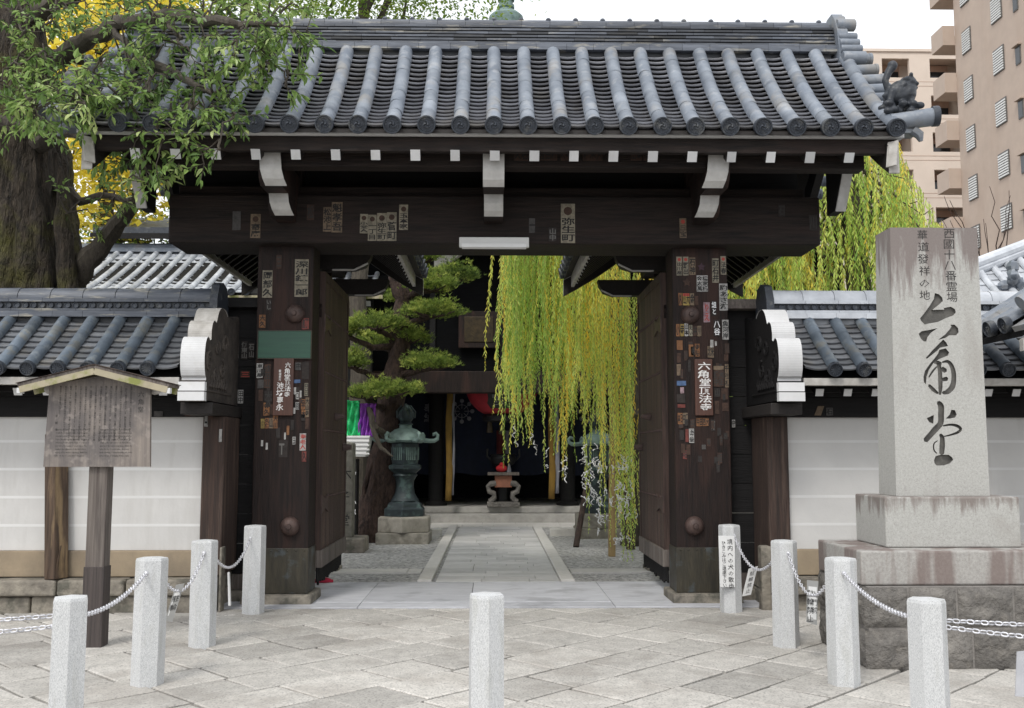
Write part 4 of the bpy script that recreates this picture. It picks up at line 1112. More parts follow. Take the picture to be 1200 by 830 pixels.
strokes = [
 (2,[(290,240,34),(330,252,40),(355,262,34)]),
 (2,[(368,246,12),(420,238,30),(455,272,40),(478,340,46),(480,420,48),(465,485,56),(420,533,50),(372,543,26)]),
 (2,[(335,262,40),(345,330,40),(350,420,44),(350,500,40),(345,560,22)]),
 (2,[(240,470,28),(280,512,38),(325,548,22)]),
 (2,[(365,310,50),(402,330,44)]),(2,[(372,415,36),(415,405,42)]),(2,[(320,285,14),(275,335,20),(240,390,14)]),
 (3,[(328,95,36),(355,135,60),(355,220,58),(350,300,56),(300,358,60),(202,468,50)]),
 (3,[(375,325,14),(450,314,22),(510,326,30),(545,354,30),(520,387,26),(450,413,18),(385,428,10)]),
 (3,[(345,410,26),(365,440,44),(365,520,54),(360,596,48)]),
 (3,[(320,470,8),(285,500,13),(285,560,13),(312,592,11)])]
def face_pt(px, py):
    x, z = at(px, py, SY+.006); return x, z
def stroke_outline(pts):
    P = [Vector(p[:2]) for p in pts]; Wd = [p[2]/2 for p in pts]
    # densify with Catmull-Rom
    dp, dw = [], []
    for i in range(len(P)-1):
        p0,p1,p2,p3 = P[max(i-1,0)],P[i],P[i+1],P[min(i+2,len(P)-1)]
        for k in range(4):
            t=k/4; dp.append(.5*((2*p1)+(p2-p0)*t+(2*p0-5*p1+4*p2-p3)*t*t+(3*p1-p0-3*p2+p3)*t**3)); dw.append(lerp(Wd[i],Wd[i+1],t))
    dp.append(P[-1]); dw.append(Wd[-1])
    l, r = [], []
    for i,p in enumerate(dp):
        d = (dp[min(i+1,len(dp)-1)]-dp[max(i-1,0)]).normalized(); nn = Vector((-d.y,d.x))
        l.append(p+nn*dw[i]); r.append(p-nn*dw[i])
    d0 = (dp[0]-dp[1]).normalized(); d1=(dp[-1]-dp[-2]).normalized()
    return [tuple(q) for q in l]+[tuple(dp[-1]+d1*dw[-1]*.6)]+[tuple(q) for q in r[::-1]]+[tuple(dp[0]+d0*dw[0]*.6)]
def carve(target):
    allp = [(t,pl,.030) for t,pl in polys]+[(t,stroke_outline(s),.020+.0045*(i%3)) for i,(t,s) in enumerate(strokes)]
    for t, pl, dep in allp:
        ox, oy = tiles[t]
        Q = [face_pt(ox+x/8.3, oy+y/8.3) for x,y in pl]
        n = len(Q)
        cu = MB()
        y0, y1 = SY-.06, SY+.006+dep
        vs = [(x,y0,z) for x,z in Q]+[(x,y1,z) for x,z in Q]
        cu.add(vs, [tuple(range(n)), tuple(range(2*n-1,n-1,-1))]+[(i,i+n,(i+1)%n+n,(i+1)%n) for i in range(n)], 0)
        co = cu.build("cutter", [M['mon_top']])
        co.data.materials.clear(); co.data.materials.append(target.data.materials[1])
        bmx = bmesh.new(); bmx.from_mesh(co.data); bmesh.ops.recalc_face_normals(bmx, faces=bmx.faces); bmx.to_mesh(co.data); bmx.free()
        co.location = (0,0,0)
        md = target.modifiers.new("cut",'BOOLEAN'); md.operation='DIFFERENCE'; md.solver='EXACT'; md.object=co
        try: md.material_mode='TRANSFER'
        except Exception: pass
        bpy.context.view_layer.update()
        dg = bpy.context.evaluated_depsgraph_get()
        me = bpy.data.meshes.new_from_object(target.evaluated_get(dg))
        target.modifiers.remove(md); target.data = me
        bpy.data.objects.remove(co)
carve(shaft_m)
xf = lambda u,v: (u, SY+.02*(v-1.207)/(zt-1.207)-.0015, v)
ux, _ = at(1114,300,SY); uz = atz(266,SY)
for col, pxs, py0, s in (("西國十八番霊場",1114,264,.086),("華道發祥の地",1083,266,.082)):
    tx = MB(); u = atx(pxs, SY, 300); put_text(tx, col, u, atz(py0,SY)-.005, s, xf, 0, step=(atz(py0,SY)-atz(352,SY))/len(col), wob=.05, sx=1.1)
    tx.build("small_inscription", M['ink_grey'], shaft_m)
# ================================================================ HALL
HY = 22.6
M['hall_stone'] = mat("worn_step_stone", (.40,.385,.36), (.29,.28,.26), 5, rough=.85, bump=.3, tone=.1)
hall = thing("temple_hall", (.2,24,0), "dark timber temple hall at the courtyard's back, navy curtain across its open front", "temple hall")
CXH = .2
b = MB(); b.box(CXH-8, CXH+8, 21.5, 32, -.03, .19); b.build("stone_step", M['hall_stone'], hall, bevel=.015)
b = MB(); b.box(CXH-7.5, CXH+7.5, 21.95, 31.5, .192, .33); b.build("stone_platform", M['hall_stone'], hall, bevel=.015)
b = MB()
for X in (-6.2,-3.6,-1.5,1.5,3.6,6.2): b.tube([(CXH+X,22.5,.33),(CXH+X,22.5,6.0)], .17, 14)
for X in (-6.2,-3.6,-1.5,1.5,3.6,6.2): b.tube([(CXH+X,25.5,.33),(CXH+X,25.5,6.0)], .17, 14)
pl = MB()
for X in (-6.2,-3.6,-1.5,1.5,3.6,6.2):
    q = MB(); q.tube([(CXH+X,22.5,.332),(CXH+X,22.5,6.0)], .17, 14); q.lathe([(.26,0),(.26,.05),(.2,.10)], (CXH+X,22.5,.331), 14); q.build("pillar", M['wood_black'], hall, smooth=True)
zl0, zl1 = atz(461,20.9), atz(437,20.9)
b = MB(); b.box(CXH-7.4, CXH+7.4, 20.8, 21.1, zl0, zl1+.03); b.build("porch_beam", M['wood'], hall, bevel=.02)
b = MB(); b.box(CXH-7.4, CXH+7.4, 20.9, 21.0, zl1+.031, 6.0); b.build("porch_board", M['shade_black'], hall)  # board coloured near black for the porch's shade; also darkens the interior
b = MB(); b.box(CXH-7.4, CXH-7.3, 21.0, 22.9, .33, 6.0); b.box(CXH+7.3, CXH+7.4, 21.0, 22.9, .33, 6.0); b.build("porch_side_wall", M['shade_black'], hall)
for X in (-4.0,4.0):
    b = MB(); b.box(CXH+X-.14, CXH+X+.14, 20.8, 21.08, .0, zl0-.002); b.build("porch_post", M['wood'], hall)
b = MB(); b.box(CXH-6.4, CXH+6.4, 22.4, 22.6, 3.2, 3.55); b.box(CXH-6.4, CXH+6.4, 22.35, 22.65, 4.9, 5.3); b.build("head_beam", M['wood'], hall, bevel=.01)
b = MB(); b.box(CXH-6.4, CXH+6.4, 22.66, 22.72, 3.1, 6.3)
b.build("upper_wall", M['shade_black'], hall)
b = MB()
for k in range(9):
    b = MB(); X = CXH-6+k*1.5; b.box(X-.06,X+.06,20.84,20.898,zl1+.04,5.9); b.build("wall_batten", M['wood_black'], hall)
b = MB(); b.box(CXH-7, CXH-6.9, 22.7, 31, .33, 6.3); b.box(CXH+6.9, CXH+7, 22.7, 31, .33, 6.3); b.box(CXH-7, CXH+7, 29.9, 30, .33, 6.3); b.build("rear_wall", M['wood_black'], hall)
b = MB(); b.box(CXH-6.9, CXH+6.9, 26, 26.1, .33, 3.2)
for k in range(30): b.box(CXH-6.9+k*.46, CXH-6.86+k*.46, 25.95, 25.995, .9, 3.2, 0, .9)
b.build("inner_lattice", M['wood_black'], hall)
b = MB(); b.box(CXH-6.9, CXH+6.9, 22.8, 30, 3.56, 3.6); b.build("ceiling", M['wood_black'], hall)
M['crest'] = mat("dim_crest", (.20,.20,.22), (.15,.15,.17), 9, rough=.9, bump=0, tone=0)
# soft navy curtain with white wheel crests
b = MB(); nx = 160; vs = []
zc0, zc1 = 1.02, 3.1
for j in range(7):
    for i in range(nx+1):
        u = i/nx; a = lerp(CXH-3.5, CXH+3.5, u); v = j/6
        vs.append((a, 22.9+.045*sin(u*75+v*.8)*(.3+v*.7)+.02*noise.noise((u*20,v*2,3)), lerp(zc1,zc0,v)+ .03*sin(u*40)*v))
b.add(vs, [(j*(nx+1)+i,(j+1)*(nx+1)+i,(j+1)*(nx+1)+i+1,j*(nx+1)+i+1) for j in range(6) for i in range(nx)])
cur = b.build("curtain", M['navy'], hall, smooth='all')
for X,Z in ((atx(541,22.8),atz(482,22.8)), (atx(541,22.8)-2.2,atz(482,22.8)), (atx(690,22.8),atz(482,22.8))):
    b = MB()
    for k in range(8):
        t = 2*pi*k/8
        b.bar((X+cos(t)*.06,22.82,Z+sin(t)*.06),(X+cos(t)*.25,22.82,Z+sin(t)*.25),.05,.012)
        b.ell((X+cos(t)*.24,22.82,Z+sin(t)*.24),(.05,.012,.05),8,5)
    for k in range(16):
        t=2*pi*k/16; t2=2*pi*(k+1)/16; b.bar((X+cos(t)*.15,22.818,Z+sin(t)*.15),(X+cos(t2)*.15,22.818,Z+sin(t2)*.15),.03,.012)
    b.build("crest", M['crest'], cur)
b = MB()
put_text(b, "奉納", atx(499,22), atz(471,22), .22, lambda u,v:(u,22.80,v), 0, bold=.02); b.build("curtain_lettering", M['crest'], cur)
# gold plaque
X0,Z1 = at(544,371,20.7); X1,Z0 = at(578,401,20.7)
b = MB(); b.box(X0,X1,20.70,20.75,Z0,Z1,0); b.box(X0-.12,X1+.12,20.72,20.83,Z0-.12,Z1+.12,1)
b.build("gilt_plaque", [M['gold'], M['wood']], hall, bevel=.01)
# eave: underside, rafters with white ends, roof to the finial
ze = 5.9
b = MB(); b.prism([(20.0,ze),(22.7,6.7),(22.7,6.85),(20.0,ze+.12)], 'yz', CXH-8.5, CXH+8.5); b.build("eave_soffit", M['wood_black'], hall)
b = MB()
N = 6; apex = (CXH, 27.0, 12.6); Rr = 8.3
ring = [(apex[0]+Rr*cos(R(60*k)), apex[1]+Rr*sin(R(60*k))*1.0, 6.0) for k in range(6)]
lv = []
for j in range(9):
    t = j/8; r = Rr*(1-t)+.25*t; z = 6.0+(12.6-6.0)*(t**1.35)
    lv.append([(apex[0]+r*cos(R(60*k)), apex[1]+r*sin(R(60*k)), z) for k in range(6)])
vs = [p for l_ in lv for p in l_]
b.add(vs, [(j*6+k, j*6+(k+1)%6, (j+1)*6+(k+1)%6, (j+1)*6+k) for j in range(8) for k in range(6)])
b.build("hexagonal_roof", M['tile_dark'], hall)
b = MB(); b.prism([(20.02,ze+.125),(22.75,6.87),(22.75,7.0),(20.02,ze+.25)], 'yz', CXH-8.45, CXH+8.45); b.build("porch_roof", M['tile_dark'], hall)
b = MB()
fz = atz(20,27)
b.lathe([(.3,12.3),(.35,12.5),(.44,fz-.35),(.50,fz-.2),(.49,fz-.02),(.36,fz+.10),(.22,fz+.17),(.20,fz+.22),(.24,fz+.25),(.24,fz+.34),(.19,fz+.36),(.19,fz+.46),(.24,fz+.48),(.24,fz+.58),(.18,fz+.60),(.18,fz+.72),(.21,fz+.74),(.2,fz+.9),(.05,fz+1.4)], (atx(593,27,20),27,0), 20)
b.build("roof_finial", M['verdigris'], hall, smooth=True)
b = MB()
for px,py in ((503,381),(508,381),(503,394),(508,394)):
    X,Z = at(px,py,21.6); b.box(X-.05,X+.05,21.58,21.62,Z-.10,Z+.10)
b.build("white_beam_end", M['white_clean'], hall)
b = MB(); X,Z = at(508,388,21.6); b.box(X-.25,X+.25,21.625,22.4,Z-.4,Z+.3); b.build("beam_nose", M['wood_black'], hall)
# white verge of the porch gable seen under the lintel
b = MB(); p0,p1 = at(509,309,20.5), at(541,299,20.5)
b.prism([(p0[0],p0[1]-.12),(p0[0]+.3,p0[1]+.0),(p1[0],p1[1]+.0),(p1[0]+.3,p1[1]+.25),(p1[0]-.1,p1[1]+.25),(p0[0],p0[1]+.10)], 'xz', 20.4, 20.6); b.build("porch_verge", M['grey_paint'], hall)

# five-coloured hanging strips
for px,lab in ((528,"yellow cloth strip with white edge hanging before the hall, left of the red lantern"),(648.5,"yellow cloth strip with white edge hanging before the hall, right of the red lantern")):
    x = atx(px, 21.6); t = thing("hanging_cloth_strip", (x,21.6,.4), lab, "cloth strip", "cloth strips hanging before the hall")
    zz0 = atz(587 if px<600 else 585, 21.6)
    for k,(dx0,dx1,mm,nm) in enumerate(((-.10,.035,'yellow_cloth','yellow_strip'),(.037,.085 if px<600 else .13,'white_cloth','white_strip'))):
        b = MB(); n = 12
        vs = [(x+a+.012*sin(i*.9+k), 21.6+(.03*k)+.03*sin(i*1.3+j*2), lerp(3.2,zz0+(.12 if k else 0),i/n)) for i in range(n+1) for j,a in enumerate((dx0,(dx0+dx1)/2,dx1))]
        b.add(vs, [(i*3+j,(i+1)*3+j,(i+1)*3+j+1,i*3+j+1) for i in range(n) for j in range(2)])
        o = b.build(nm, M[mm], t, smooth='all'); s = o.modifiers.new("thick",'SOLIDIFY'); s.thickness=.008
# great red lantern
lx, lz = atx(588,21.9), 2.98
lan = thing("paper_lantern", (lx,21.9,lz-.9), "huge red paper lantern with black lettering hanging under the hall's porch beam", "lantern")
b = MB(); pr = []
for i in range(15):
    t = -1+2*i/14; pr.append((.80*math.sqrt(max(.12,1-.80*t*t))+.006*(i%2), t*.62))
b.lathe(pr, (lx,21.9,lz), 28); b.build("paper_shade", M['red_cloth'], lan, smooth=True, angle=80)
b = MB(); b.lathe([(.36,-.12),(.42,-.10),(.44,0),(.40,.05)], (lx,21.9,lz-.66), 20); b.build("lantern_ring", M['black'], lan, smooth=True)
b = MB(); b.lathe([(.40,0),(.44,.05),(.40,.14)], (lx,21.9,lz+.60), 20); b.build("lantern_ring", M['black'], lan, smooth=True)
for a in (-1,0,1):
    b = MB()
    b.tube([(lx+a*.27,21.8,lz-.76),(lx+a*.27,21.8,lz-1.02-.03*(a==0))], [.05,.075], 8)
    b.build("tassel", M['gold'], lan)
b = MB()
def shade_pt(u, v):
    t = max(-1,min(1,v/.62)); r = .80*math.sqrt(max(.12,1-.80*t*t))+.016
    a = u/.80; return (lx+r*sin(a), 21.9-r*cos(a), lz+v)
for (u0,u1,v0,v1) in ((-.36,.36,-.50,.56),): 
    n=10; vs=[shade_pt(lerp(u0,u1,i/n)*(1+.12*sin(j*1.9)), lerp(v0,v1,j/n)) for j in range(n+1) for i in range(n+1)]
    b.add(vs,[(j*(n+1)+i,j*(n+1)+i+1,(j+1)*(n+1)+i+1,(j+1)*(n+1)+i) for j in range(n) for i in range(n)],0)
b.build("black_lettering_panel", M['black'], lan)
b = MB()
def sp2(u, v):
    p = Vector(shade_pt(u,v)); d = Vector((p.x-lx,p.y-21.9,0)).normalized(); return p+d*.006
put_text(b, "六角堂", 0, .52, .30, sp2, 0, step=.34, bold=.01, sx=1.8); b.build("lantern_lettering", M['crest'], lan)
b = MB(); b.tube([(lx,21.9,lz+.7),(lx,21.9,5.9)], .03, 8); b.build("hanging_chain", M['black'], lan)

# incense burner on the platform
ix = atx(590, 21.72); tz = .331
inc = thing("incense_burner", (ix,22.05,tz), "incense burner with scrolled legs and reddish box, on the hall's step below the lantern", "incense burner")
Yi = 22.1; S = Yi/1150
z = lambda py: atz(py, Yi)
b = MB(); b.box(ix-.36,ix+.36,Yi-.3,Yi+.3,tz+.0,tz+.10); b.build("foot_slab", M['rough_stone'], inc, bevel=.012)
for sx in (-1,1):
    for sy in (-1,1):
        b = MB(); c = lambda a,zz: (ix+sx*a, Yi+sy*.18, zz)
        b.tube([c(.16,z(566)),c(.27,z(567)),c(.34,z(570)),c(.31,z(576)),c(.21,z(578)),c(.20,z(583)),c(.27,z(587)),c(.30,tz+.10)], [.06,.065,.05,.055,.06,.055,.06,.07], 8)
        b.build("leg", M['rough_stone'], inc, smooth=True)
b = MB(); b.box(ix-.19,ix+.19,Yi-.2,Yi+.2,z(571),z(557)); b.build("box", M['terracotta'], inc, bevel=.01)
b = MB(); b.box(ix-.35,ix+.35,Yi-.28,Yi+.28,z(557)+.002,z(553.5)); b.build("tray", M['wood_grey'], inc, bevel=.008)
b = MB(); b.lathe([(.12,0),(.26,.08),(.30,.20),(.27,.27),(.31,.30),(.24,.30),(.22,.25),(.001,.24)], (ix,Yi+.32,z(548)), 18)
b.tube([(ix,Yi+.32,tz+.1),(ix,Yi+.32,z(546))], [.16,.10], 12)
for s in (-1,1): b.tube([(ix+s*.27,Yi+.32,z(540)),(ix+s*.37,Yi+.32,z(535)),(ix+s*.36,Yi+.32,z(526))], .025, 7)
b.build("cauldron", M['black'], inc, smooth=True)
b = MB(); b.tube([(ix-.05,Yi+.75,.33),(ix-.05,Yi+.75,z(504))], .10, 12, 0); b.tube([(ix+.09,Yi+.75,.33),(ix+.09,Yi+.75,z(504))], .045, 10, 1)
o = b.build("wrapped_pole", [mat("dull_red_cloth",(.10,.012,.014),(.07,.01,.011),5,rough=.9,bump=0,tone=0), M['crest']], at0=(ix,Yi+.75,.33), smooth=True)
tag(o, "dark red and white wrapped pole standing behind the incense burner, under the red lantern", "pole")
b = MB(); zz = z(553.5)
b.ell((ix-.04,Yi-.05,zz+.085),(.13,.09,.085),12,8,0,jit=.05); b.ell((ix-.03,Yi-.08,zz+.17),(.06,.05,.055),10,7,0)
b.lathe([(.05,0),(.045,.07),(.02,.17),(.001,.2)], (ix+.13,Yi-.06,zz+.001), 9, 1)
o = b.build("offering_bundle", [mat("bright_red_cloth",(.62,.03,.04),(.5,.02,.03),9,rough=.8,bump=.2,tone=0), M['white_cloth']], at0=(ix,Yi,zz), smooth=True)
tag(o, "small bright red bundle with a white cone beside it, on the incense burner's tray", "offering")

M['base_stone'] = mat("lantern_base_stone", (.33,.31,.265), (.21,.195,.165), 6, rough=.9, bump=.4, tone=.15, c3=(.13,.12,.095), s3=3, t3=.57, a3=.6)
# ================================================================ BRONZE LANTERNS
def lantern(cx, cy, sc, root, seedrot=0):
    q = lambda z_: z_*sc
    def sect(name, prof, n=6, m='bronze', rot=R(30), smooth=False):
        b = MB(); b.lathe([(r*sc,z_*sc) for r,z_ in prof], (cx,cy,0), n, rot=rot); return b.build(name, M[m], root, smooth=smooth, bevel=.006 if n==6 else 0)
    b = MB(); b.lathe([(.76*sc,-.03),(.76*sc,.21*sc)], (cx,cy,0), 4, rot=R(45)); b.build("stone_footing", M['base_stone'], root, bevel=.015)
    b = MB(); b.lathe([(.60*sc,.212*sc),(.60*sc,.50*sc),(.56*sc,.53*sc)], (cx,cy,0), 6, rot=R(30)); b.build("stone_base", M['base_stone'], root, bevel=.015)
    sect("bronze_foot", [(.46,.532),(.46,.68),(.43,.70),(.40,.72),(.38,.78),(.30,.84)])
    sect("column", [(.30,.841),(.26,.90),(.205,1.0),(.185,1.12),(.19,1.25),(.23,1.33),(.26,1.36),(.24,1.40)], 16, smooth=True)
    sect("platform", [(.25,1.401),(.33,1.47),(.37,1.50),(.37,1.57),(.31,1.59)])
    fb = sect("fire_box", [(.295,1.591),(.305,1.70),(.31,2.02),(.29,2.04)])
    b = MB()
    for k in range(6):
        t = R(60*k+seedrot); a = Vector((cos(t),sin(t),0)); s_ = Vector((-sin(t),cos(t),0))
        for w_ in (-.09,-.045,0,.045,.09): b.bar(Vector((cx,cy,1.68*sc))+a*.268*sc+s_*w_*sc, Vector((cx,cy,1.94*sc))+a*.272*sc+s_*w_*sc, .014,.014)
    b.build("lattice_window", M['verdigris'], fb)
    sect("canopy", [(.30,2.041),(.40,2.06),(.43,2.09),(.40,2.16),(.34,2.24),(.24,2.31),(.14,2.345),(.13,2.40),(.16,2.42)], 12, 'verdigris', smooth=True)
    for k in range(6):
        t = R(60*k+seedrot); a = Vector((cos(t),sin(t),0)); c = Vector((cx,cy,0))
        pts = [(.38,2.09),(.50,2.075),(.60,2.08),(.665,2.12),(.675,2.19),(.635,2.235),(.585,2.22),(.59,2.18)]
        b = MB(); b.tube([c+a*r*sc+Vector((0,0,z_*sc)) for r,z_ in pts], [.05*sc,.045*sc,.045*sc,.042*sc,.038*sc,.035*sc,.03*sc,.022*sc], 8)
        b.build("canopy_scroll", M['verdigris'], root, smooth=True)
    b = MB(); b.lathe([(.16*sc,2.421*sc),(.11*sc,2.47*sc),(.15*sc,2.52*sc),(.185*sc,2.60*sc),(.175*sc,2.68*sc),(.12*sc,2.75*sc),(.05*sc,2.80*sc),(.02*sc,2.86*sc)], (cx,cy,0), 14)
    for k in range(7):
        t = 2*pi*k/7; b.tube([(cx+cos(t)*.17*sc,cy+sin(t)*.17*sc,2.55*sc),(cx+cos(t)*.19*sc,cy+sin(t)*.19*sc,2.68*sc),(cx+cos(t)*.10*sc,cy+sin(t)*.10*sc,2.82*sc)], [.035*sc,.03*sc,.01*sc], 6)
    b.build("flaming_jewel", M['bronze'], root, smooth=True)
lxL, lyL = atx(475,17.2), 17.2
sL = (atz(473,17.2))/2.86
t = thing("bronze_lantern", (lxL,lyL,0), "bronze lantern on a stone base, left of the path beside the pine trunk", "lantern", "bronze lanterns flanking the path")
lantern(lxL, lyL, sL, t)
lxR = atx(701,18.2)
t = thing("bronze_lantern", (lxR,18.2,0), "bronze lantern right of the path, mostly hidden behind the willow's hanging strands", "lantern", "bronze lanterns flanking the path")
lantern(lxR, 18.2, sL*.97, t)
# low kerb stones behind the lanterns
b = MB(); b.box(-6,-.95,18.3,18.5,-.02,.13); b.box(1.05,7,18.3,18.5,-.02,.13); tag(b.build("kerb", M['kerb'], bevel=.015), kind='structure')

# ================================================================ STONE POST WITH SATIN BUNDLE, left inside the gate
sx0 = atx(404,15.6)
M['old_post'] = mat("shade_darkened_stone", (.20,.19,.16), (.12,.115,.095), 8, rough=.95, bump=.5, tone=.1)  # greenish grey stone, darkened so its colour carries the shade around it

t = thing("stone_post", (sx0,15.6,0), "inscribed square stone post on a footing stone just inside the left door leaf", "post")
b = MB(); b.box(sx0-.36,sx0+.36,15.35,15.95,-.02,.22); b.build("footing", M['rubble'], t, bevel=.03)
b = MB(); hT = atz(517,15.6); b.lathe([(.212,.221),(.212,hT-.05),(.20,hT-.03),(.001,hT)], (sx0,15.62,0), 4, rot=R(45)); b.build("shaft", M['old_post'], t, bevel=.01)
b = MB(); put_text(b, "太子堂", sx0+.02, 1.30, .19, lambda u,v:(u,15.467,v), 0, step=.36, wob=.1); b.build("inscription", M['ink'], t)
bx = atx(418,16.6)
t = thing("offering_stand", (bx,16.6,0), "dark stand with small white slatted box on top, behind the inscribed stone post", "stand")
b = MB(); b.box(bx-.15,bx+.02,16.50,16.8,-.02,1.42)
for k in range(26): b.bar(*(lambda a,c:((a,16.495,c),(a+U(-.02,.02),16.49,c-.05)))(bx-.14+U(0,.15),U(.5,1.35)),.014,.008,1)
b.build("rack", [M['wood_black'], M['paper']], t)
zb0, zb1 = atz(535,16.6), atz(511,16.6)
b = MB(); b.prism([(bx-.17,zb0),(bx+.17,zb0),(bx+.24,zb1),(bx-.24,zb1)], 'xz', 16.42, 16.84)
for k in range(5): b.box(bx-.235,bx+.235,16.405,16.42,zb0+.03+k*(zb1-zb0)/5,zb0+.06+k*(zb1-zb0)/5,0,.9)
b.build("white_box", M['sign_white'], t, bevel=.005)
t = thing("satin_drape", (bx,16.65,zb1), "shiny green and purple satin cloth bunched above the small white slatted box", "cloth")
for k,(pa,pb,mm,nm) in enumerate(((396,421.5,'green_satin','green_cloth'),(421.5,438,'purple_satin','purple_cloth'))):
    b = MB(); nx,nz_ = 14,14; vs=[]
    for j in range(nz_+1):
        for i in range(nx+1):
            px = lerp(pa,pb,i/nx)+(3*(1-j/nz_) if k else 0)*(i/nx); py = lerp(470 if k==0 else 473, 512, j/nz_)
            X,Z = at(px,py,16.62); vs.append((X, 16.6+.05*sin(i*1.7+j*.5)+.07*noise.noise((i*.35+k*9,j*.3,2)), Z))
    b.add(vs,[(j*(nx+1)+i,(j+1)*(nx+1)+i,(j+1)*(nx+1)+i+1,j*(nx+1)+i+1) for j in range(nz_) for i in range(nx)])
    o = b.build(nm, M[mm], t, smooth='all'); s=o.modifiers.new("thick",'SOLIDIFY'); s.thickness=.02
# small red thing at the foot of the left door
X,Y_ = ground_y(378,684); b = MB(); b.ell((X,Y_,.035),(.10,.05,.035),10,6,jit=.15); b.tube([(X-.1,Y_,.02),(X+.12,Y_+.03,.025)],.02,7)
tag(b.build("red_cloth_scrap", mat("red_rag",(.55,.03,.07),(.4,.02,.05),9,rough=.8,bump=.3,tone=0), at0=(X,Y_,0), smooth=True), "scrap of bright red cloth lying under the left door leaf", "cloth")

# ================================================================ PINE
PD = 17.4
pine = thing("pine_tree", (atx(430,PD),PD,0), "cloud-pruned pine with layered green pads and reddish trunk, left inside the gate", "tree")
def pp(px,py,d=PD): x,z = at(px,py,d); return (x,d,z)
b = MB()
def wig(pts, n=4, a=.03):
    out=[]
    for i in range(len(pts)-1):
        p,q=Vector(pts[i]),Vector(pts[i+1])
        for k in range(n): out.append(p.lerp(q,k/n)+Vector((U(-a,a),U(-a,a),U(-a,a)*.6)))
    out.append(Vector(pts[-1])); return out
tr = wig([(*pp(432,632)[:2],-.03),pp(442,590),pp(452,540),pp(456,490),pp(462,450),pp(470,415),pp(466,385),pp(472,350),pp(462,325),pp(476,300)],4,.03)
b.tube(tr, [lerp(.34,.10,(i/(len(tr)-1))**.8)*U(.92,1.08) for i in range(len(tr))], 22, jit=.08, rid=.12)
for px,w in ((425,.11),(440,.10),(446,.09),(415,.05)):    # flaring strands of bark at the foot
    b.tube(wig([(pp(px,630)[0],PD-.18,-.03),pp(px+10,600,PD-.16),pp(px+14,560,PD-.14),pp(455,500,PD-.08)],3,.02), [w*1.5]*3+[w]*6+[w*.5], 8, jit=.2)
b.build("trunk", M['bark_red'], pine, smooth=True, angle=80)
pads = [ # px, py, half width, half height (photo px), depth
 (505,332,30,20,17.0),(508,364,34,15,16.8),(442,379,34,14,16.9),(404,388,16,10,17.2),(480,396,24,13,17.4),(503,425,30,17,16.9),(414,424,17,15,17.0),
 (462,456,33,14,16.7),(428,461,28,10,16.5),(533,322,26,15,18.6),(470,348,16,12,17.8),(448,400,30,14,17.9),(500,300,18,14,17.2)]
limb = MB(); fol = MB()
ni = 0
for (px,py,hw,hh,d) in pads:
    c = Vector(pp(px,py,d)); rx = hw/1150*d; rzz = hh/1150*d; ry = rx*.8
    # limb to the pad
    base = min(tr, key=lambda q:(q.z-c.z+.25)**2+.3*(q.x-c.x)**2)
    mid = base.lerp(c,.5)+Vector((0,0,-.10+U(-.05,.08)))
    e = c+Vector((0,0,-rzz*.5))
    limb.tube(wig([base,mid,e],4,.025), [.075,.07,.065,.06,.055,.05,.045,.04,.03], 8, jit=.1)
    for k in range(7):
        q = c+Vector((U(-.8,.8)*rx,U(-.8,.8)*ry,-rzz*.25)); limb.tube([e+(q-e)*0,e.lerp(q,.5)+Vector((0,0,-.02)),q],[.025,.018,.01],5)
    nt_ = int(40*hw*hh/10)+200
    lumps = [(U(-.85,.85),U(-.85,.85),U(.8,1.5)) for _ in range(11)]
    dark = -.22 if d > 17.9 else 0  # shade on the rearmost pad, put into its needle tone
    ncl_ = int(hw*hh/6.2)+22
    for k in range(ncl_):                      # sprays of needles: clusters on a ragged, lumpy dome
        a = 2*pi*U(0,1); r = math.sqrt(U(0,1))*U(.85,1.14); u,v = r*cos(a), r*sin(a)
        top = math.sqrt(max(0,1-min(1,r*r)))
        lm = max(math.exp(-((u-a_)**2+(v-b_)**2)*10)*s_ for a_,b_,s_ in lumps)
        h = U(-.35,1)
        cc = c+Vector((u*rx, v*ry, rzz*(h*top*(.5+.75*lm)-.10+U(-.12,.12))))
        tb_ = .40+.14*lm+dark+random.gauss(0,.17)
        for q_ in range(11):
            p = cc+Vector((random.gauss(0,.055),random.gauss(0,.055),random.gauss(0,.028)))
            ax = Vector((u*.8+U(-.6,.6), v*.8+U(-.6,.6), .7+U(-.2,.4))).normalized()
            tn = min(1,max(0,tb_+random.gauss(0,.10)))
            for m_ in range(7):
                dd = (ax+Vector((U(-.9,.9),U(-.9,.9),U(-.5,.6)))).normalized()
                L = U(.05,.09); s_ = dd.cross(Vector((U(-1,1),U(-1,1),U(-1,1)))).normalized()*.0055
                fol.add([p-s_,p+s_,p+dd*L], [(0,1,2)], 0, tn)
limb.build("limb", M['bark_red'], pine, smooth=True, angle=80)
fol.build("needle_pad", M['pine'], pine)
# stray crooked branch, lower left
b = MB(); b.tube(wig([pp(452,512,17.0),pp(440,500,16.5),pp(432,478,16.4)],4,.02),[.06]*4+[.045]*4+[.03],7); b.tube(wig([pp(432,478,16.6),pp(438,505,16.5),pp(446,525,16.5),pp(460,535,16.5)],4,.015),[.05,.05,.05,.05,.045,.045,.04,.04,.035,.03,.025,.02,.015],7)
b.build("limb", M['bark_grey'], pine, smooth=True)

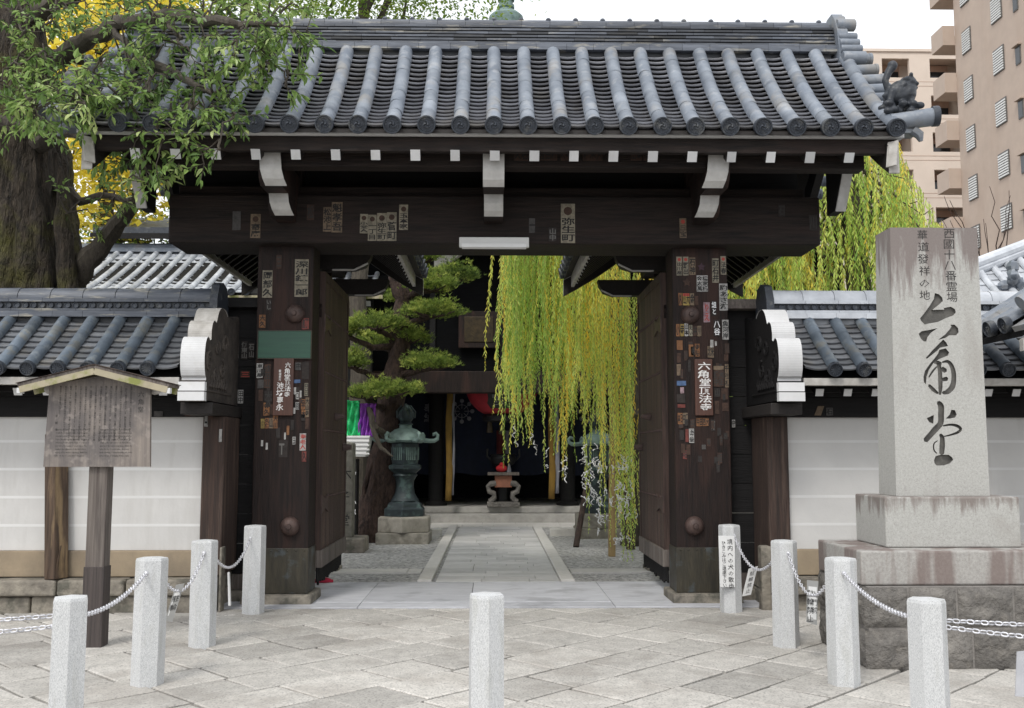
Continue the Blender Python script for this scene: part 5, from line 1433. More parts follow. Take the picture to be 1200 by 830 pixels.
# ================================================================ WILLOWS
def strand(mb, st, p, L, tone, d=.026, lw=.011, ll=.075, sway=.05, lean=(0,0)):
    n = max(4,int(L/.35)); pts=[]; ph=U(0,6.28); a=U(.5,1.3)
    for i in range(n+1):
        t = i/n
        pts.append(Vector((p[0]+lean[0]*t+sway*sin(ph+a*t*4)*t, p[1]+lean[1]*t+sway*cos(ph*1.3+a*t*3)*t, p[2]-L*t)))
    st.tube(pts, [lerp(.006,.0015,i/n) for i in range(n+1)], 3, cap=False)
    k = int(L/d)
    for i in range(k):
        t = (i+U(0,1))/k*n; j = min(n-1,int(t)); q = pts[j].lerp(pts[j+1], t-j)
        ang = U(0,2*pi); out = Vector((cos(ang),sin(ang),0))
        dd = (out*U(.22,.62)+Vector((0,0,-1))).normalized()
        l = ll*U(.65,1.25)*(1 if i < k*.93 else .6)
        mb.leaf(q, dd, Vector((sin(ang*1.7),-abs(cos(ang*1.7))-.3,.5)), l, lw*U(.8,1.3), 0, min(1,max(0,tone+random.gauss(0,.09))), simple=True)
def interp(tab, x):
    if x <= tab[0][0]: return tab[0][1]
    for (a,b_),(c,d) in zip(tab,tab[1:]):
        if x <= c: return lerp(b_,d,(x-a)/(c-a))
    return tab[-1][1]
W1 = thing("willow_tree", (atx(742,16.6),16.6,0), "weeping willow hanging across the gate opening, white paper strips tied to its tips", "tree")
tb = MB()
trunk1 = wig([(atx(742,16.6),16.6,-.03),pp(740,560,16.6),pp(736,480,16.6),pp(733,400,16.6),pp(722,350,16.6),pp(712,300,16.5),(1.8,16.4,6.0),(1.6,16.2,6.9)],4,.035)
tb.tube(trunk1, [lerp(.20,.10,i/(len(trunk1)-1)) for i in range(len(trunk1))], 10, jit=.1)
tips = []
for (x,y,z_) in ((.2,15.2,6.6),(.9,14.2,6.4),(1.6,13.9,6.5),(2.6,14.6,6.6),(3.2,15.6,6.8),(.6,16.6,7.2),(2.4,17.4,7.4),(1.4,15.2,7.0)):
    pts = wig([trunk1[-5],trunk1[-1].lerp(Vector((x,y,z_)),.5)+Vector((0,0,.3)),(x,y,z_),(x+(x-1.5)*.25,y+(y-16)*.2,z_-.7)],4,.05)
    tb.tube(pts, [lerp(.09,.012,i/(len(pts)-1)) for i in range(len(pts))], 6)
tb.tube(wig([pp(735,470,16.6),pp(748,420,16.3),pp(750,370,16.2)],4,.03), [.06]*4+[.05]*4+[.03], 7)
tb.tube(wig([pp(733,400,16.6),pp(712,370,16.0),pp(700,345,15.6)],4,.03), [.06]*4+[.05]*4+[.03], 7)
tb.build("trunk", M['bark_grey'], W1, smooth=True)
lf, stm = MB(), MB()
env = [(583,440),(590,505),(600,470),(606,500),(616,470),(628,455),(640,470),(647,505),(655,470),(664,520),(672,480),(682,470),(690,480),(700,470),(708,520),(712,560),(720,540),(728,520),(734,590),(742,600),(750,560),(765,520)]
hang = []
clumps = [U(586,760) for _ in range(38)]+[U(600,700) for _ in range(12)]
for i in range(390):
    cpx = random.choice(clumps); px = cpx+random.gauss(0,3.2); d = U(13.8,16.8)
    if px < 584 or px > 775: continue
    zb = atz(interp(env,px)+random.gauss(-14,26)-(abs(random.gauss(0,70)) if U(0,1)<.5 else 0), d)
    zt = U(5.6,6.9)-.25*abs(d-15.6)
    x = atx(px, d)
    tone = {0:.32,1:.46,2:.60,3:.74,4:.92}[int(cpx*7.3)%5] + random.gauss(0,.10)
    tone += (px-670)/80*.16
    strand(lf, stm, (x+random.gauss(0,.04),d,zt), max(.4,zt-zb), min(1,max(.05,tone)), d=.024, lw=.016, ll=.085, sway=.11, lean=(random.gauss(0,.10),random.gauss(0,.08)))
    hang.append((x,d,zb))
# long strands with paper strips
LONG = [(602,512,14.6,.6),(603,525,15.0,.55),(624,528,14.9,.8),(641,552,14.6,.55),(627,520,15.2,.7),(661,560,14.8,.8),(687,585,14.4,.6),(689,600,14.5,.55),(694,620,14.9,.5),(703,600,14.6,.55),(708,620,14.6,.5),(712,640,14.3,.5),(722,618,14.4,.75),(727,634,14.2,.45),(731,648,14.2,.4),(735,655,14.1,.42),(738,640,14.2,.7),(740,646,14.0,.35),(733,600,14.3,.8),(728,612,14.5,.7),(720,560,14.4,.8),(737,610,14.3,.85)]
fort = []
for (px,py,d,tn) in LONG:
    x = atx(px,d); zb = atz(py,d)
    for k in range(2 if px > 715 else 1):
        strand(lf, stm, (x+U(-.05,.05),d+U(-.1,.1),6.3), 6.3-zb+U(-.1,.1), tn, d=.026, lw=.014, sway=.03)
    if px > 598: fort.append((px,py,d,x))
lf.build("leaf_strands", M['willow'], W1)
stm.build("twig", M['twig'], W1)
# paper fortunes tied to the strands
PF = []
spots = [(602,508,14.6),(603,500,14.6),(604,517,15.0),(624,509,14.9),(626,518,14.9),(627,524,14.9),(641,545,14.6),(641,528,14.6),(660,546,14.8),(662,556,14.8),(663,536,14.8),(663,547,14.7)]
for _ in range(20): spots.append((random.gauss(690,4),U(520,592),14.4))
for _ in range(16): spots.append((random.gauss(704,3),U(540,620),14.5))
for _ in range(34): spots.append((random.gauss(728,8),U(535,606),14.15))
for _ in range(6): spots.append((U(708,738),U(610,656),14.2))
pb = MB()
def paper_proto(k):
    b = MB(); L = U(.09,.17); n = 6
    pts = [Vector((.03*sin(i*.9+k),.025*cos(i*1.1+k*2),-L*i/n)) for i in range(n+1)]
    wv = [Vector((cos(.5*i+k)*.011,sin(.5*i+k)*.011,.003)) for i in range(n+1)]
    b.add([p+w for p,w in zip(pts,wv)]+[p-w for p,w in zip(pts,wv)], [(i,i+1,n+2+i,n+1+i) for i in range(n)])
    b.ell((0,0,0),(.014,.014,.014),6,4); b.add([(0,0,0),(.05+.03*sin(k),.01,.035),(.06+.03*sin(k),.01,.012)],[(0,1,2)])
    b.add([(0,0,0),(-.05,.0,-.045),(-.035,.0,-.06)],[(0,1,2)])
    return b
protos = []
for k in range(6):
    b = paper_proto(k); protos.append(b.build("paper_fortune", M['paper']))
    s=protos[-1].modifiers.new("thick",'SOLIDIFY'); s.thickness=.002
for i,(px,py,d) in enumerate(spots):
    x,z_ = at(px,py,d)
    o = protos[i] if i < 6 else protos[i%6].copy()
    if i >= 6: COL.objects.link(o)
    o.location = (x, d+U(-.15,.1), z_); o.rotation_euler = (U(-.5,.5),U(-.6,.6),U(0,6.28)); o.scale = (.8,.8,U(.6,1.0))
    tag(o, "white paper fortune strip tied to a hanging willow strand inside the gate", "paper strip", "paper fortunes tied to the willow")
# bamboo prop and leaning props of the willow
def pole(name, p, q, r0, r1, m, lab, n=10):
    b = MB(); p,q = Vector(p),Vector(q)
    pts=[p.lerp(q,i/9) for i in range(10)]
    b.tube(pts,[lerp(r0,r1,i/9)*(1.06 if (i%2 and m=='bamboo') else 1) for i in range(10)], n)
    return tag(b.build(name, M[m], at0=tuple(p), smooth=True), lab, "pole")
X,Y_ = ground_y(717,652); pole("bamboo_pole", (X,Y_,0), (atx(719,Y_),Y_,atz(440,Y_)), .055,.045,'bamboo', "upright tan bamboo pole standing in the gravel among the willow's strands")
X,Y_ = ground_y(675,641); pole("wooden_prop", (X,Y_,0), (atx(688,Y_+.6),Y_+.6,atz(565,Y_+.6)), .05,.045,'wood_brown', "short dark timber prop leaning left of the willow, in front of the right bronze lantern")
pole("wooden_prop", (atx(738,15.8),15.8,0), (atx(726,16.3),16.3,atz(370,16.3)), .075,.05,'wood_brown', "tall timber prop leaning up against the willow trunk beside the right door leaf")
pole("wooden_prop", (atx(742,16.9),16.9,0), (atx(770,16.4),16.4,atz(480,16.4)), .06,.05,'bamboo', "bamboo prop crossing behind the willow trunk beside the right door leaf")
b = MB(); x0,z_ = at(728,482,16.2); x1,_ = at(775,482,16.2); b.bar((x0,16.2,z_),(x1,16.2,z_-.03),.10,.10); b.bar((x0+.1,16.15,z_-.1),(x0+.1,16.15,.0),.08,.08); b.bar((x1-.1,16.15,z_-.1),(x1-.1,16.15,.0),.08,.08)
tag(b.build("willow_support_frame", M['wood_grey'], at0=(x0,16.2,0), bevel=.008), "grey timber support frame holding the willow, beside the right door leaf", "support frame")

# willow beyond the right-hand wall
W2 = thing("willow_tree", (6.1,16.2,0), "yellow green weeping willow rising behind the right wall, between gate and monument", "tree")
tb, lf, stm = MB(), MB(), MB()
trunk2 = wig([(6.1,16.2,-.03),(6.0,16.2,2),(6.15,16.1,4),(6.0,16.1,5.6),(5.8,16,6.8)],4,.05)
tb.tube(trunk2, [lerp(.28,.14,i/(len(trunk2)-1)) for i in range(len(trunk2))], 10, jit=.1)
top = [(850,60),(960,50),(1030,72),(1048,110),(1060,172),(1078,205),(1092,232),(1106,256),(1125,300)]
bot = [(850,420),(1130,420)]
cl2 = [U(852,1122) for _ in range(60)]
anch=[]
for i in range(900):
    cpx = random.choice(cl2); px = cpx+random.gauss(0,5); d = U(14.2,18.0)
    if px < 840 or px > 1122: continue
    pt = interp(top,px)+abs(random.gauss(0,40))
    if U(0,1) < .45: pt = U(max(pt,150),330)
    zt = atz(pt,d); L = min(U(1.2,3.4), zt-U(1.6,2.6)); 
    if L < .4: continue
    x = atx(px,d,300); tone = (.30,.42,.50,.62,.82)[int(cpx*3.7)%5]+random.gauss(0,.10)
    strand(lf, stm, (x,d,zt), L, min(1,max(.05,tone)), d=.032, sway=.15, lw=.021, ll=.105, lean=(random.gauss(0,.14),random.gauss(0,.1)))
    if i%9==0: anch.append(Vector((x,d,zt)))
for a in anch:
    j = trunk2[random.randrange(9,len(trunk2))]; m_ = j.lerp(a,.6)+Vector((0,.3,.15))
    pts = wig([j,m_,a],4,.04); tb.tube(pts, [lerp(.03,.006,i/(len(pts)-1)) for i in range(len(pts))], 5)
tb.build("trunk", M['bark_grey'], W2, smooth=True)
lf.build("leaf_strands", M['willow'], W2)
stm.build("twig", M['twig'], W2)
# ================================================================ BUILDINGS BEYOND
def slope_building(name, loc, label, x0, x1, ye, ze, yr, zr, m_tile, spacing, wall=True, rafters=0, ridge=True):
    t = thing(name, loc, label, "building")
    pr = curve_prof(yr, zr, ye, ze, .05, 8)
    tb = MB(); n = int((x1-x0)/spacing); us = [x0+k*spacing for k in range(n+1)]
    tile_slope(tb, pr, us, .056, lambda u,y,z:(u,y,z), 12, lip=.018, sag=.018)
    tb.build("tiled_roof", [M[m_tile], M[m_tile], M['tile_dark']], t, smooth=True, angle=40)
    b = MB(); b.prism([(ye+.05,ze-.06),(yr,zr-.08),(yr+(yr-ye),ze-.06),(yr+(yr-ye),ze-.02),(yr,zr-.04),(ye+.05,ze-.02)], 'yz', x0-.1, x1+.1); b.build("roof_deck", M['wood_black'], t)
    b = MB(); b.box(x0-.1, x1+.1, ye+.0, ye+.08, ze-.14, ze-.065); b.build("eave_board", M['moss_trim'], t)
    if ridge:
        b = MB(); b.box(x0,x1,yr-.15,yr+.15,zr-.02,zr+.06); b.tube([(x0,yr,zr+.08),(x1,yr,zr+.08)],.10,10); b.build("ridge", M['tile'], t)
    if wall:
        b = MB(); b.box(x0+.2, x1-.2, ye+.8, ye+1.0, -.03, ze+.35); b.build("wall", M['wood_black'], t)
    for k in range(rafters):
        X = x0+.2+k*(x1-x0-.4)/max(1,rafters-1); f = MB()
        f.bar((X,ye+.12,ze-.22),(X,ye+.9,ze+.12),.09,.11,0); f.bar((X,ye+.112,ze-.224),(X,ye+.119,ze-.22),.091,.111,1)
        f.build("rafter", [M['wood_black'], M['white_clean']], t)
    return t
xl, ze_ = at(88,345,13.0); xr,_ = at(294,345,13.0)
o1 = slope_building("outbuilding", (-6.5,19,0), "low building whose pale tiled roof shows over the left wall beside the trunk", -10.5, atx(296,18.0,345), 18.0, atz(343,18.0), 20.3, atz(297,20.3), 'tile_pale', .27)
o2 = slope_building("side_building", (-5,21,0), "dark building with a row of white rafter ends, behind the pine", -4.3, atx(440,19.6), 19.6, 4.75, 21.2, 5.5, 'tile_pale', .30, rafters=8)

# far right: tiled roof of a house behind the wall
t = thing("house", (8,14,0), "house with pale tiled roof behind the wall, right of the monument", "building")
b = MB(); X0,Z0 = at(1150,336,13.0); X1,Z1 = at(1204,286,13.0); sl=(Z1-Z0)/(X1-X0)
ze2 = atz(347,13.0); n_=5
for k in range(n_):                            # front slope cut off by the hip ridge on its left
    ua, ub = X0+k*.24, X0+(k+1)*.24; h = .42+.40*(ub-X0)
    tile_slope(b, [(13.0+h,ze2+.85*h),(13.0+h*.5,ze2+.42*h),(13.0,ze2)], [ua,ub], .05, lambda u,y,z:(u,y,z), max(2,int(h/.12)), lip=.018, sag=.018, ends=(k%2==0))
b.build("tiled_roof", [M['tile_pale'], M['tile_pale'], M['tile_dark']], t, smooth=True, angle=40)
b = MB()
xe = X0+n_*.24; he = .42+.40*n_*.24
for o_,r_ in ((.12,.085),(.03,.075)): b.tube([(X0-.02,13.42,ze2+.36+o_),(xe,13.0+he,ze2+.85*he+o_+.06)], r_, 10, 0, .8)
b.build("verge_ridge", [M['tile_pale'], M['tile_dark']], t, smooth=True)
b = MB(); g_ = at(1189,322,13.0)
for k in range(6): b.ell((g_[0]+U(-.14,.2),13.1+U(-.08,.08),g_[1]+U(-.16,.16)),(.085,.08,.085),8,6,0,jit=.25)
b.build("ridge_ornament", M['tile'], t, smooth=True)
b = MB(); b.box(X0+.12, xe, 13.3, 18, -.03, ze2-.05); b.build("wall", M['plaster'], t)

# tall tan apartment block, its windowed side running away from the viewer
ap = thing("apartment_block", (27.8,50,0), "tall tan apartment block at the right edge with columns of small white louvred windows", "building")
FX = atx(1137,56.9,130); y0, y1 = 38.0, 58.4
def depth_for(px, py=110):
    a, c_ = 20.0, 90.0
    for _ in range(50):
        m_ = (a+c_)/2
        if atx(px, m_, py) < FX: a = m_
        else: c_ = m_
    return m_
COLY = (56.9, depth_for(1173), depth_for(1232))
b = MB(); b.box(FX, FX+12, y0, y1, -.03, 42); b.build("wall", M['tan_facade'], ap)
zoff = atz(87,57.0,1137)  # window centre of the far column, top
rows = [atz(p,56.9,1137) for p in (48,104,161,220)]
step = (rows[0]-rows[3])/3
for ci,(yw,w) in enumerate(((COLY[0],.95),(COLY[1],1.05),(COLY[2],1.05))):
    for k in range(-2,9):
        z = rows[0]-k*step + (.35 if ci==1 else 0)
        if z < 1: continue
        wd = MB(); h = 1.35 if ci<2 else 1.3
        wd.box(FX-.06, FX+.02, yw-w/2-.05, yw+w/2+.05, z-h/2-.05, z+h/2+.05)
        o = wd.build("window", M['frame'], ap)
        lv = MB()
        for j in range(9): lv.box(FX-.10, FX-.062, yw-w/2, yw+w/2, z-h/2+j*h/9, z-h/2+(j+.58)*h/9, 0, .6)
        lv.build("louvre", M['louvre'], o)
DY = depth_for(1196)
for k in range(-2,9):
    z = rows[0]-k*step-.2
    if z < 1: continue
    wd = MB(); wd.box(FX-.05,FX+.02,DY-.25,DY+.25,z-.5,z+.5); o=wd.build("window", M['frame'], ap); g=MB(); g.box(FX-.06,FX-.052,DY-.2,DY+.2,z-.45,z+.45); g.build("pane", M['glass'], o)
    wd = MB(); wd.box(FX-.22,FX,DY-.35,DY+.35,z+.52,z+.60); wd.build("window_hood", M['tan_facade'], ap)
for k in range(-2,8):                          # end balconies on the far corner
    z = atz(165,59,1112)-(k-1)*step*1.0
    if z < 2: continue
    bb = MB(); bb.box(FX-.75, FX+3, 58.405, 60.0, z-.15, z); bb.box(FX-.75, FX-.65, 58.405, 60.0, z+.0, z+1.1); bb.box(FX-.645, FX+3, 59.9, 60.0, z+.0, z+1.1); bb.box(FX-.645, FX-.003, 58.405, 58.5, z+.0, z+1.1)
    bb.build("balcony", M['tan_facade'], ap)

pk = thing("apartment_building", (32,80,0), "pale pink apartment building with shadowed balcony recesses, behind the gate roof's right corner", "building")
YB_ = 74.0
Xa, Xb = atx(985,YB_,150), atx(1170,YB_,150); zt_ = atz(61,YB_,1060)
b = MB()
cols = [(at(1034,90,YB_)[0], at(1066,90,YB_)[0]), (at(1090,90,YB_)[0], at(1124,90,YB_)[0])]
rowsz = [(atz(69,YB_,1100)-k*(atz(69,YB_,1100)-atz(112,YB_,1100)), ) for k in range(8)]
fh = rowsz[0][0]-rowsz[1][0]; oh = fh*.52
edges = [Xa, cols[0][0], cols[0][1], cols[1][0], cols[1][1], Xb+8]
for i in (0,2,4): b.box(edges[i], edges[i+1], YB_, YB_+.3, -.03, zt_)
for (a,c) in cols:
    top = zt_
    for (zr,) in rowsz:
        b.box(a+.0, c, YB_+.002, YB_+.298, zr, top)
        top = zr-oh
    b.box(a, c, YB_+.002, YB_+.298, -.03, max(top,0.1))
b.box(Xa, Xb+8, YB_+.305, YB_+12, -.03, zt_-.0) if False else None
b.box(Xa, Xb+8, YB_+2.2, YB_+12, -.03, zt_-.002); b.box(Xa, Xb+8, YB_+.305, YB_+2.2, zt_-.25, zt_-.002)
b.box(Xa, Xa+.3, YB_+.305, YB_+2.195, -.03, zt_-.26)
b.build("wall", M['pink_facade'], pk)
b = MB(); b.box(Xa-.1, Xb+8, YB_-.12, YB_+.32, zt_+.002, zt_+.22); b.build("parapet", M['pink_facade'], pk)
b = MB()
for k in range(8):
    for zz in (rowsz[k][0]-oh-.35, rowsz[k][0]-oh-.7): b.box(Xa, Xb+8, YB_-.015, YB_-.002, zz, zz+.035)
b.build("facade_joint", M['recess'], pk)
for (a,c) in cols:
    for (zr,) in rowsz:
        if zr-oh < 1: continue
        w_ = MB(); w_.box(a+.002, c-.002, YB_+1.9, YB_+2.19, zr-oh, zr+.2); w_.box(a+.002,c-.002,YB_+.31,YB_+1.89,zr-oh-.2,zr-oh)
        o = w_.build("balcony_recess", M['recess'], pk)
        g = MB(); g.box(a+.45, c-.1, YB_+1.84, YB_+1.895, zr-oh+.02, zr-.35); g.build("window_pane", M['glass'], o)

# ================================================================ TREES BEHIND
def crown(mb, c, r, nclump, per, size, tone_mid=.5, spread=.42, simple=True, wd=.45, squash=.8):
    for _ in range(nclump):
        while True:
            p = Vector((U(-1,1),U(-1,1),U(-1,1)))
            if .25 < p.length < 1: break
        cc = Vector((c[0]+p.x*r[0], c[1]+p.y*r[1], c[2]+p.z*r[2]))
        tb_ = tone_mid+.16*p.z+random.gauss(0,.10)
        for k in range(per):
            q = cc+Vector((random.gauss(0,spread),random.gauss(0,spread),random.gauss(0,spread*squash)))
            d = Vector((U(-1,1),U(-1,1),U(-.9,.5)))
            s = size*U(.7,1.3)
            mb.leaf(q, d, Vector((U(-.6,.6),U(-.6,.6),1)), s, s*wd, 0, min(1,max(0,tb_+random.gauss(0,.12))), simple=simple)
def back_tree(name, label, base, height, c, r, m, ncl, per, size, tone=.5, tr=.22, wd=.45, spread=.42):
    t = thing(name, base, label, "tree")
    b = MB(); C = Vector(c); B0 = Vector(base)
    tk = wig([B0+Vector((0,0,-.03)), B0.lerp(C,.5)+Vector((.1,0,.2)), C, C+Vector((.1,0,r[2]*.7))],4,.06)
    b.tube(tk, [lerp(tr,.03,i/(len(tk)-1)) for i in range(len(tk))], 9, jit=.08)
    for k in range(16):
        j = tk[random.randrange(5,len(tk)-1)]; e = C+Vector((U(-.85,.85)*r[0],U(-.85,.85)*r[1],U(-.7,.85)*r[2]))
        pts = wig([j, j.lerp(e,.5)+Vector((0,0,.15)), e],3,.08); b.tube(pts,[lerp(tr*.4,.01,i/(len(pts)-1)) for i in range(len(pts))],6)
    b.build("trunk", M['bark_grey'], t, smooth=True)
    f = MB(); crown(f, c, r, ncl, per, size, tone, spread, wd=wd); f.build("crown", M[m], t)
    return t
def cpos(px,py,d): x,z=at(px,py,d); return (x,d,z)
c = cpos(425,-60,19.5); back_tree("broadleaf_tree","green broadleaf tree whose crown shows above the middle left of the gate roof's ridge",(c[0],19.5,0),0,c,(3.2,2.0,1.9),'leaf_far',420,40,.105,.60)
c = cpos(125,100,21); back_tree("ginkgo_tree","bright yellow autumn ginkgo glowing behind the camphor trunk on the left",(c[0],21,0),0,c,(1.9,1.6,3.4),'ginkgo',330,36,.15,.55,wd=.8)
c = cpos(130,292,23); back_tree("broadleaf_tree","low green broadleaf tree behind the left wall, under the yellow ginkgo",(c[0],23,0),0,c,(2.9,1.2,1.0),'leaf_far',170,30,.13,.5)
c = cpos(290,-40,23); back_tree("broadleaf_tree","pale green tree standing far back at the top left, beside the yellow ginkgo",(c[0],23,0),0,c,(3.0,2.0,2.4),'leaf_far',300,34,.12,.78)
# bare twigs at the right
t = thing("bare_tree", (12.6,22,0), "small leafless tree with thin twigs in front of the tan apartment block", "tree")
b = MB(); bx0 = atx(1165,22,330)
b.tube(wig([(bx0,22,-.03),(bx0,22,3.5),(bx0-.1,22,5.4)],4,.04), .05, 7); tw=MB()
for k in range(16):
    p0=Vector((bx0,22,U(3.6,5.4))); e=Vector((bx0+U(-1.3,1.6),22+U(-.6,.6),U(5.4,8.0))); pts=wig([p0,p0.lerp(e,.5)+Vector((U(-.2,.2),0,0)),e],4,.07)
    tw.tube(pts,[lerp(.022,.006,i/(len(pts)-1)) for i in range(len(pts))],5)
b.build("trunk", M['bark_red'], t); tw.build("branch", M['bark_red'], t)

# ================================================================ CAMPHOR AT THE LEFT
CD = 12.0
cam_t = thing("camphor_tree", (atx(20,CD),CD,0), "great camphor tree at the left edge, leafy branches hanging over the gate roof", "tree")
def cp(px,py,d=CD): return Vector((*(lambda a:(a[0],d,a[1]))(at(px,py,d)),))
b = MB()
t1 = wig([cp(8,560),cp(15,345),cp(22,270),cp(18,200),cp(14,130),cp(20,60),cp(15,-20),cp(20,-120)],4,.03)
t1[0] = Vector((t1[0].x,CD,-.03))
b.tube(t1, [.56,.52,.50,.48,.47,.47,.46,.45,.45,.45,.46,.46,.47,.47,.46,.45,.44,.43,.42,.40,.38,.36,.34,.32,.3,.28,.25,.2,.15][:len(t1)], 44, jit=.03, rid=.06)
t2 = wig([cp(66,560,12.3),cp(66,340,12.3),cp(62,290,12.3),cp(60,230,12.3),cp(52,170,12.3),cp(40,110,12.2),cp(28,60,12.1)],4,.03)
t2[0] = Vector((t2[0].x,12.3,-.03))
b.tube(t2, [lerp(.36,.20,i/(len(t2)-1)) for i in range(len(t2))], 32, jit=.03, rid=.06)
for (px,py,w) in ((48,330,.16),(35,330,.2),(80,325,.13)):
    b.tube(wig([cp(px,420,11.8),cp(px,py,11.75),cp(px-6,260,11.7),cp(px-14,180,11.75)],4,.03), [w,w,w,w,w*.9,w*.9,w*.8,w*.8,w*.7,w*.6,w*.5,w*.4,w*.2], 10, jit=.1)
b.build("trunk", M['bark'], cam_t, smooth=True, angle=80)
lm = MB(); limbs=[]
def limb_path(pts, r0, r1):
    p = wig(pts,5,.03); lm.tube(p,[lerp(r0,r1,i/(len(p)-1)) for i in range(len(p))],9,jit=.1); limbs.extend(p)
limb_path([cp(75,345,12.0),cp(110,300,11.9),cp(140,262,11.8),cp(162,230,11.6),cp(175,205,11.2)], .15,.06)
limb_path([cp(30,180),cp(70,152,11.4),cp(120,138,10.6),cp(165,128,9.8),cp(200,140,9.2)], .13,.03)
limb_path([cp(30,90),cp(80,60,11.2),cp(130,30,10.4),cp(200,18,9.6),cp(270,28,9.0),cp(330,30,8.8)], .13,.02)
limb_path([cp(40,130),cp(95,95,11.2),cp(150,70,10.2),cp(205,85,9.4),cp(250,110,9.0)], .12,.02)
limb_path([cp(0,143,11.2),cp(30,150,11.0),cp(70,155,10.6),cp(105,165,10.2)], .09,.03)
limb_path([cp(85,50,11.4),cp(92,70,11.3),cp(115,75,11.2),cp(135,62,11.2)], .08,.03)
limb_path([cp(195,20,9.6),cp(208,40,9.4),cp(214,58,9.2)], .035,.012)
limb_path([cp(130,30,10.4),cp(150,55,9.9),cp(160,90,9.6)], .045,.015)
limb_path([cp(60,215,12.1),cp(95,235,11.9),cp(130,228,11.8),cp(165,243,11.6)], .07,.02)
limb_path([cp(20,30),cp(60,5,11.5),cp(110,-15,11.2),cp(170,-10,10.8)], .14,.05)
fl = MB()
blobs = [ # px, py, rx, ry, d0, d1, n clusters
 (45,20,60,30,10.2,11.4,20),(110,15,55,26,10.0,11.2,5),(35,85,45,30,10.2,11.3,16),(125,115,34,22,8.9,9.4,12),(100,95,30,20,9.2,9.9,7),(65,110,50,28,9.8,11.0,13),(100,140,50,22,9.5,10.6,7),(20,125,26,30,10.2,11.2,7),
 (130,60,30,36,9.4,10.4,6),(180,75,38,36,9.0,9.9,17),(215,100,45,34,8.8,9.5,13),(62,122,40,22,8.5,8.8,15),(105,92,26,20,8.5,8.9,8),(180,130,50,30,8.8,9.6,14),(235,140,40,22,8.7,9.2,11),(262,132,30,20,8.6,9.1,9),
 (210,30,50,22,9.0,9.8,15),(275,30,45,22,8.7,9.3,15),(325,45,34,24,8.6,9.0,10),(355,38,24,9,8.6,8.9,4),(300,75,30,22,8.6,9.0,7),(250,70,30,20,8.7,9.2,5),(345,95,14,10,8.6,8.8,2),
 (150,170,34,24,8.9,9.7,11),(195,175,30,22,8.8,9.3,9),(160,205,20,20,9.0,9.6,5),(120,180,26,18,9.4,10.2,5),(240,178,18,14,8.6,8.9,3),(105,235,40,26,11.2,11.8,4),(150,250,30,18,11.0,11.6,3),(60,60,40,40,10.4,11.4,3),(200,5,70,14,9.4,10.4,12),(300,5,60,10,9.0,9.6,7)]
for (px,py,rx,ry,d0,d1,n) in blobs:
    for _ in range(round(n*(1.6 if px < 150 else 1.15))):
        while True:
            a,c_ = U(-1,1),U(-1,1)
            if a*a+c_*c_ < 1: break
        d = U(d0,d1); p = cp(px+a*rx, py+c_*ry, d)
        near = min(limbs, key=lambda q:(q-p).length_squared)
        if (near-p).length > .12:
            mid = near.lerp(p,.55)+Vector((U(-.06,.06),U(-.06,.06),.05+U(0,.06)))
            lm.tube(wig([near,mid,p],3,.012), [.014,.012,.010,.009,.007,.006,.004], 5)
        gdir = (p-near); gdir = gdir.normalized() if gdir.length>1e-3 else Vector((1,0,0))
        limbs.append(p); limbs.append(near.lerp(p,.5)+Vector((0,0,.03)))
        tone0 = .54+random.gauss(0,.19)
        for s in range(2):
            dirn = (gdir*.6+Vector((U(-.8,.8),U(-.8,.8),U(-.75,.35)))).normalized()
            L = U(.16,.30); e = p+dirn*L
            lm.tube([p,p.lerp(e,.5),e],[.005,.004,.002],4)
            for k in range(8):
                t = (k+1)/8; q = p.lerp(e,t)
                out = (dirn*.7+Vector((U(-1,1),U(-1,1),U(-1.0,.25)))).normalized()
                l = U(.06,.115)
                fl.leaf(q, out, Vector((U(-.5,.5),U(-.7,.2),1)), l, l*U(.36,.48), 0, min(1,max(0,tone0+random.gauss(0,.14))))
lm.build("limb", M['bark_grey'], cam_t, smooth=True)
fl.build("crown", M['leaf'], cam_t)

